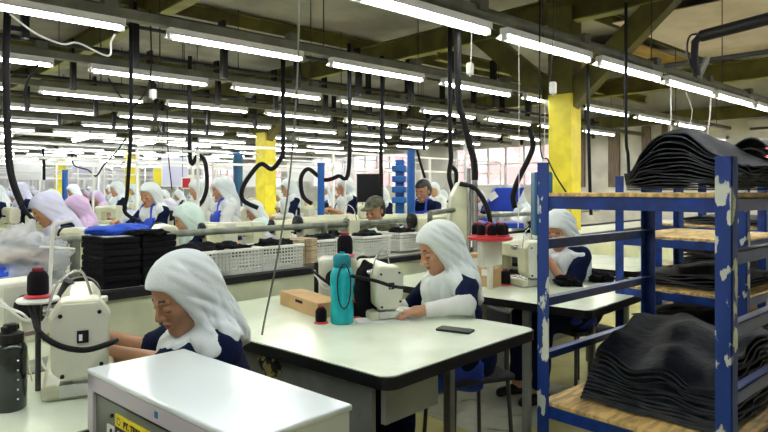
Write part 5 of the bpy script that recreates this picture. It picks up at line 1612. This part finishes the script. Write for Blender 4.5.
C = [
 ('long pale cord hanging from the ceiling to the middle table beside the bottom-left woman', [(299, -10, 2.75), (298, 60, 2.75), (294, 130, 2.72), (287, 200, 2.68), (274, 275, 2.6), (265, 318, 2.57), (262, 335, 2.55)], .004, 'trunk'),
 ('white cord with pull switch in front of the main beam', [(472, 22, 3.9), (471, 60, 3.9), (471, 66, 3.9)], .003, 'white'),
 ('thin dark cord with pull switch above the yellow column', [(554, -6, 3.9), (553, 40, 3.9), (550, 82, 3.9)], .003, 'black'),
 ('thin white cord hanging left of the yellow column', [(519, 42, 4.2), (519, 90, 4.2), (519, 190, 4.2), (518, 228, 4.2)], .003, 'white'),
 ('white cord hanging over the leather pile left of its peak', [(671, 84, 4.6), (671, 100, 4.6), (671, 130, 4.6), (671, 150, 4.6)], .006, 'white'),
 ('white cord hanging over the peak of the leather pile', [(711, 95, 5.4), (710, 115, 5.4), (707, 137, 5.4)], .006, 'white'),
 ('white looped cord drooping from the nearest tube light at upper left', [(10, 14, 3.6), (35, 33, 3.6), (62, 44, 3.6), (78, 43, 3.6), (108, 56, 3.6), (111, 42, 3.6), (115, 34, 3.6)], .006, 'white'),
 ('thin cream cord hanging beside the round thread rack', [(545, 103, 4.4), (544, 160, 4.4), (541, 205, 4.4), (541, 225, 4.4)], .003, 'white'),
 ('thin white cord under the right lamp row', [(686, 92, 5), (692, 110, 5), (690, 124, 5)], .003, 'white'),
]
for lab, pts, rad, mm in C:
    hose('hanging_cord', [at(*q) for q in pts], rad, M[mm], lab, 'cord', k=5, n=6)
for (u, v, z, lab) in [(470, 69, 3.9, 'white pull switch box hanging in front of the main beam'), (553, 88, 3.9, 'white pull switch box hanging at the top of the yellow column'), (153, 94, 5.0, 'small cream switch box hanging above the two standing women')]:
    p = at(u, v, z); r = empty('pull_switch', p, .4, lab, 'switch')
    MB().box((0, 0, 0), (.045, .04, .075)).build('casing', M['white'], r, bevel=.008)
    MB().box((0, 0, -.041), (.012, .012, .012)).build('pull_knob', M['white'], r)
# black padded boom at upper right
p0, p1 = at(702, 36, 3.6), at(775, 17, 3.25)
r = empty('hose_boom', p0, 0, 'black padded hose boom at the upper right above the leather pile', 'boom')
d = p1 - p0
MB().tube([(0, 0, 0), d * .5, d * 1.4], .035, 12).build('padded_tube', M['black'], r, smooth=50)
MB().tube([d * -.03, d * .0], .03, 12).build('end_clamp', M['steel'], r, smooth=50)
MB().tube([at(*q) - p0 for q in [(701, 36, 3.6), (695, 42, 3.6), (694, 60, 3.6), (697, 76, 3.6)]], .022, 8).build('hanging_hose', M['rubber'], r, smooth=50)
MB().tube(catmull([at(*q) - p0 for q in [(700, 34, 3.6), (690, 36, 3.6), (687, 50, 3.6), (692, 68, 3.6), (697, 78, 3.6)]], 4), .006, 6).build('cable', M['black'], r, smooth=50)
MB().tube([at(698, 78, 3.6) - p0, at(704, 66, 3.6) - p0, at(707, 58, 3.6) - p0], .018, 8).build('grey_hose', M['trunk'], r, smooth=50)
tag(MB().cyl(at(665, 66, 5.0), at(780, 50, 4.4), .018, n=8).build('steel_rod', M['dark'], smooth=50), 'dark rod running above the right lamp row to the right edge', 'rod')
# ------------------------------------------------------------------ daylight, camera, view
w = bpy.data.worlds.new('daylight'); scene.world = w; w.use_nodes = True
bg = w.node_tree.nodes['Background']
bg.inputs[0].default_value = (.86, .93, 1.0, 1)
bg.inputs[1].default_value = 1.6
cd = bpy.data.cameras.new('camera'); cam = bpy.data.objects.new('camera', cd); COL.objects.link(cam)
cam.location = (0, 0, EYE)
cam.rotation_euler = (PI / 2, 0, math.atan2(FY, FX) - PI / 2)
cd.sensor_width = 36.0; cd.lens = FOC * 36.0 / 768.0
cd.shift_y = -(216.0 - HOR) / 768.0
cd.clip_start = .05; cd.clip_end = 100
scene.camera = cam
vs = scene.view_settings
vs.view_transform = 'Standard'; vs.look = 'None'; vs.gamma = 1.0; vs.use_curve_mapping = False
vs.exposure = 1.12
scene.cycles.use_denoising = True
scene.cycles.max_bounces = 6
scene.cycles.use_light_tree = True
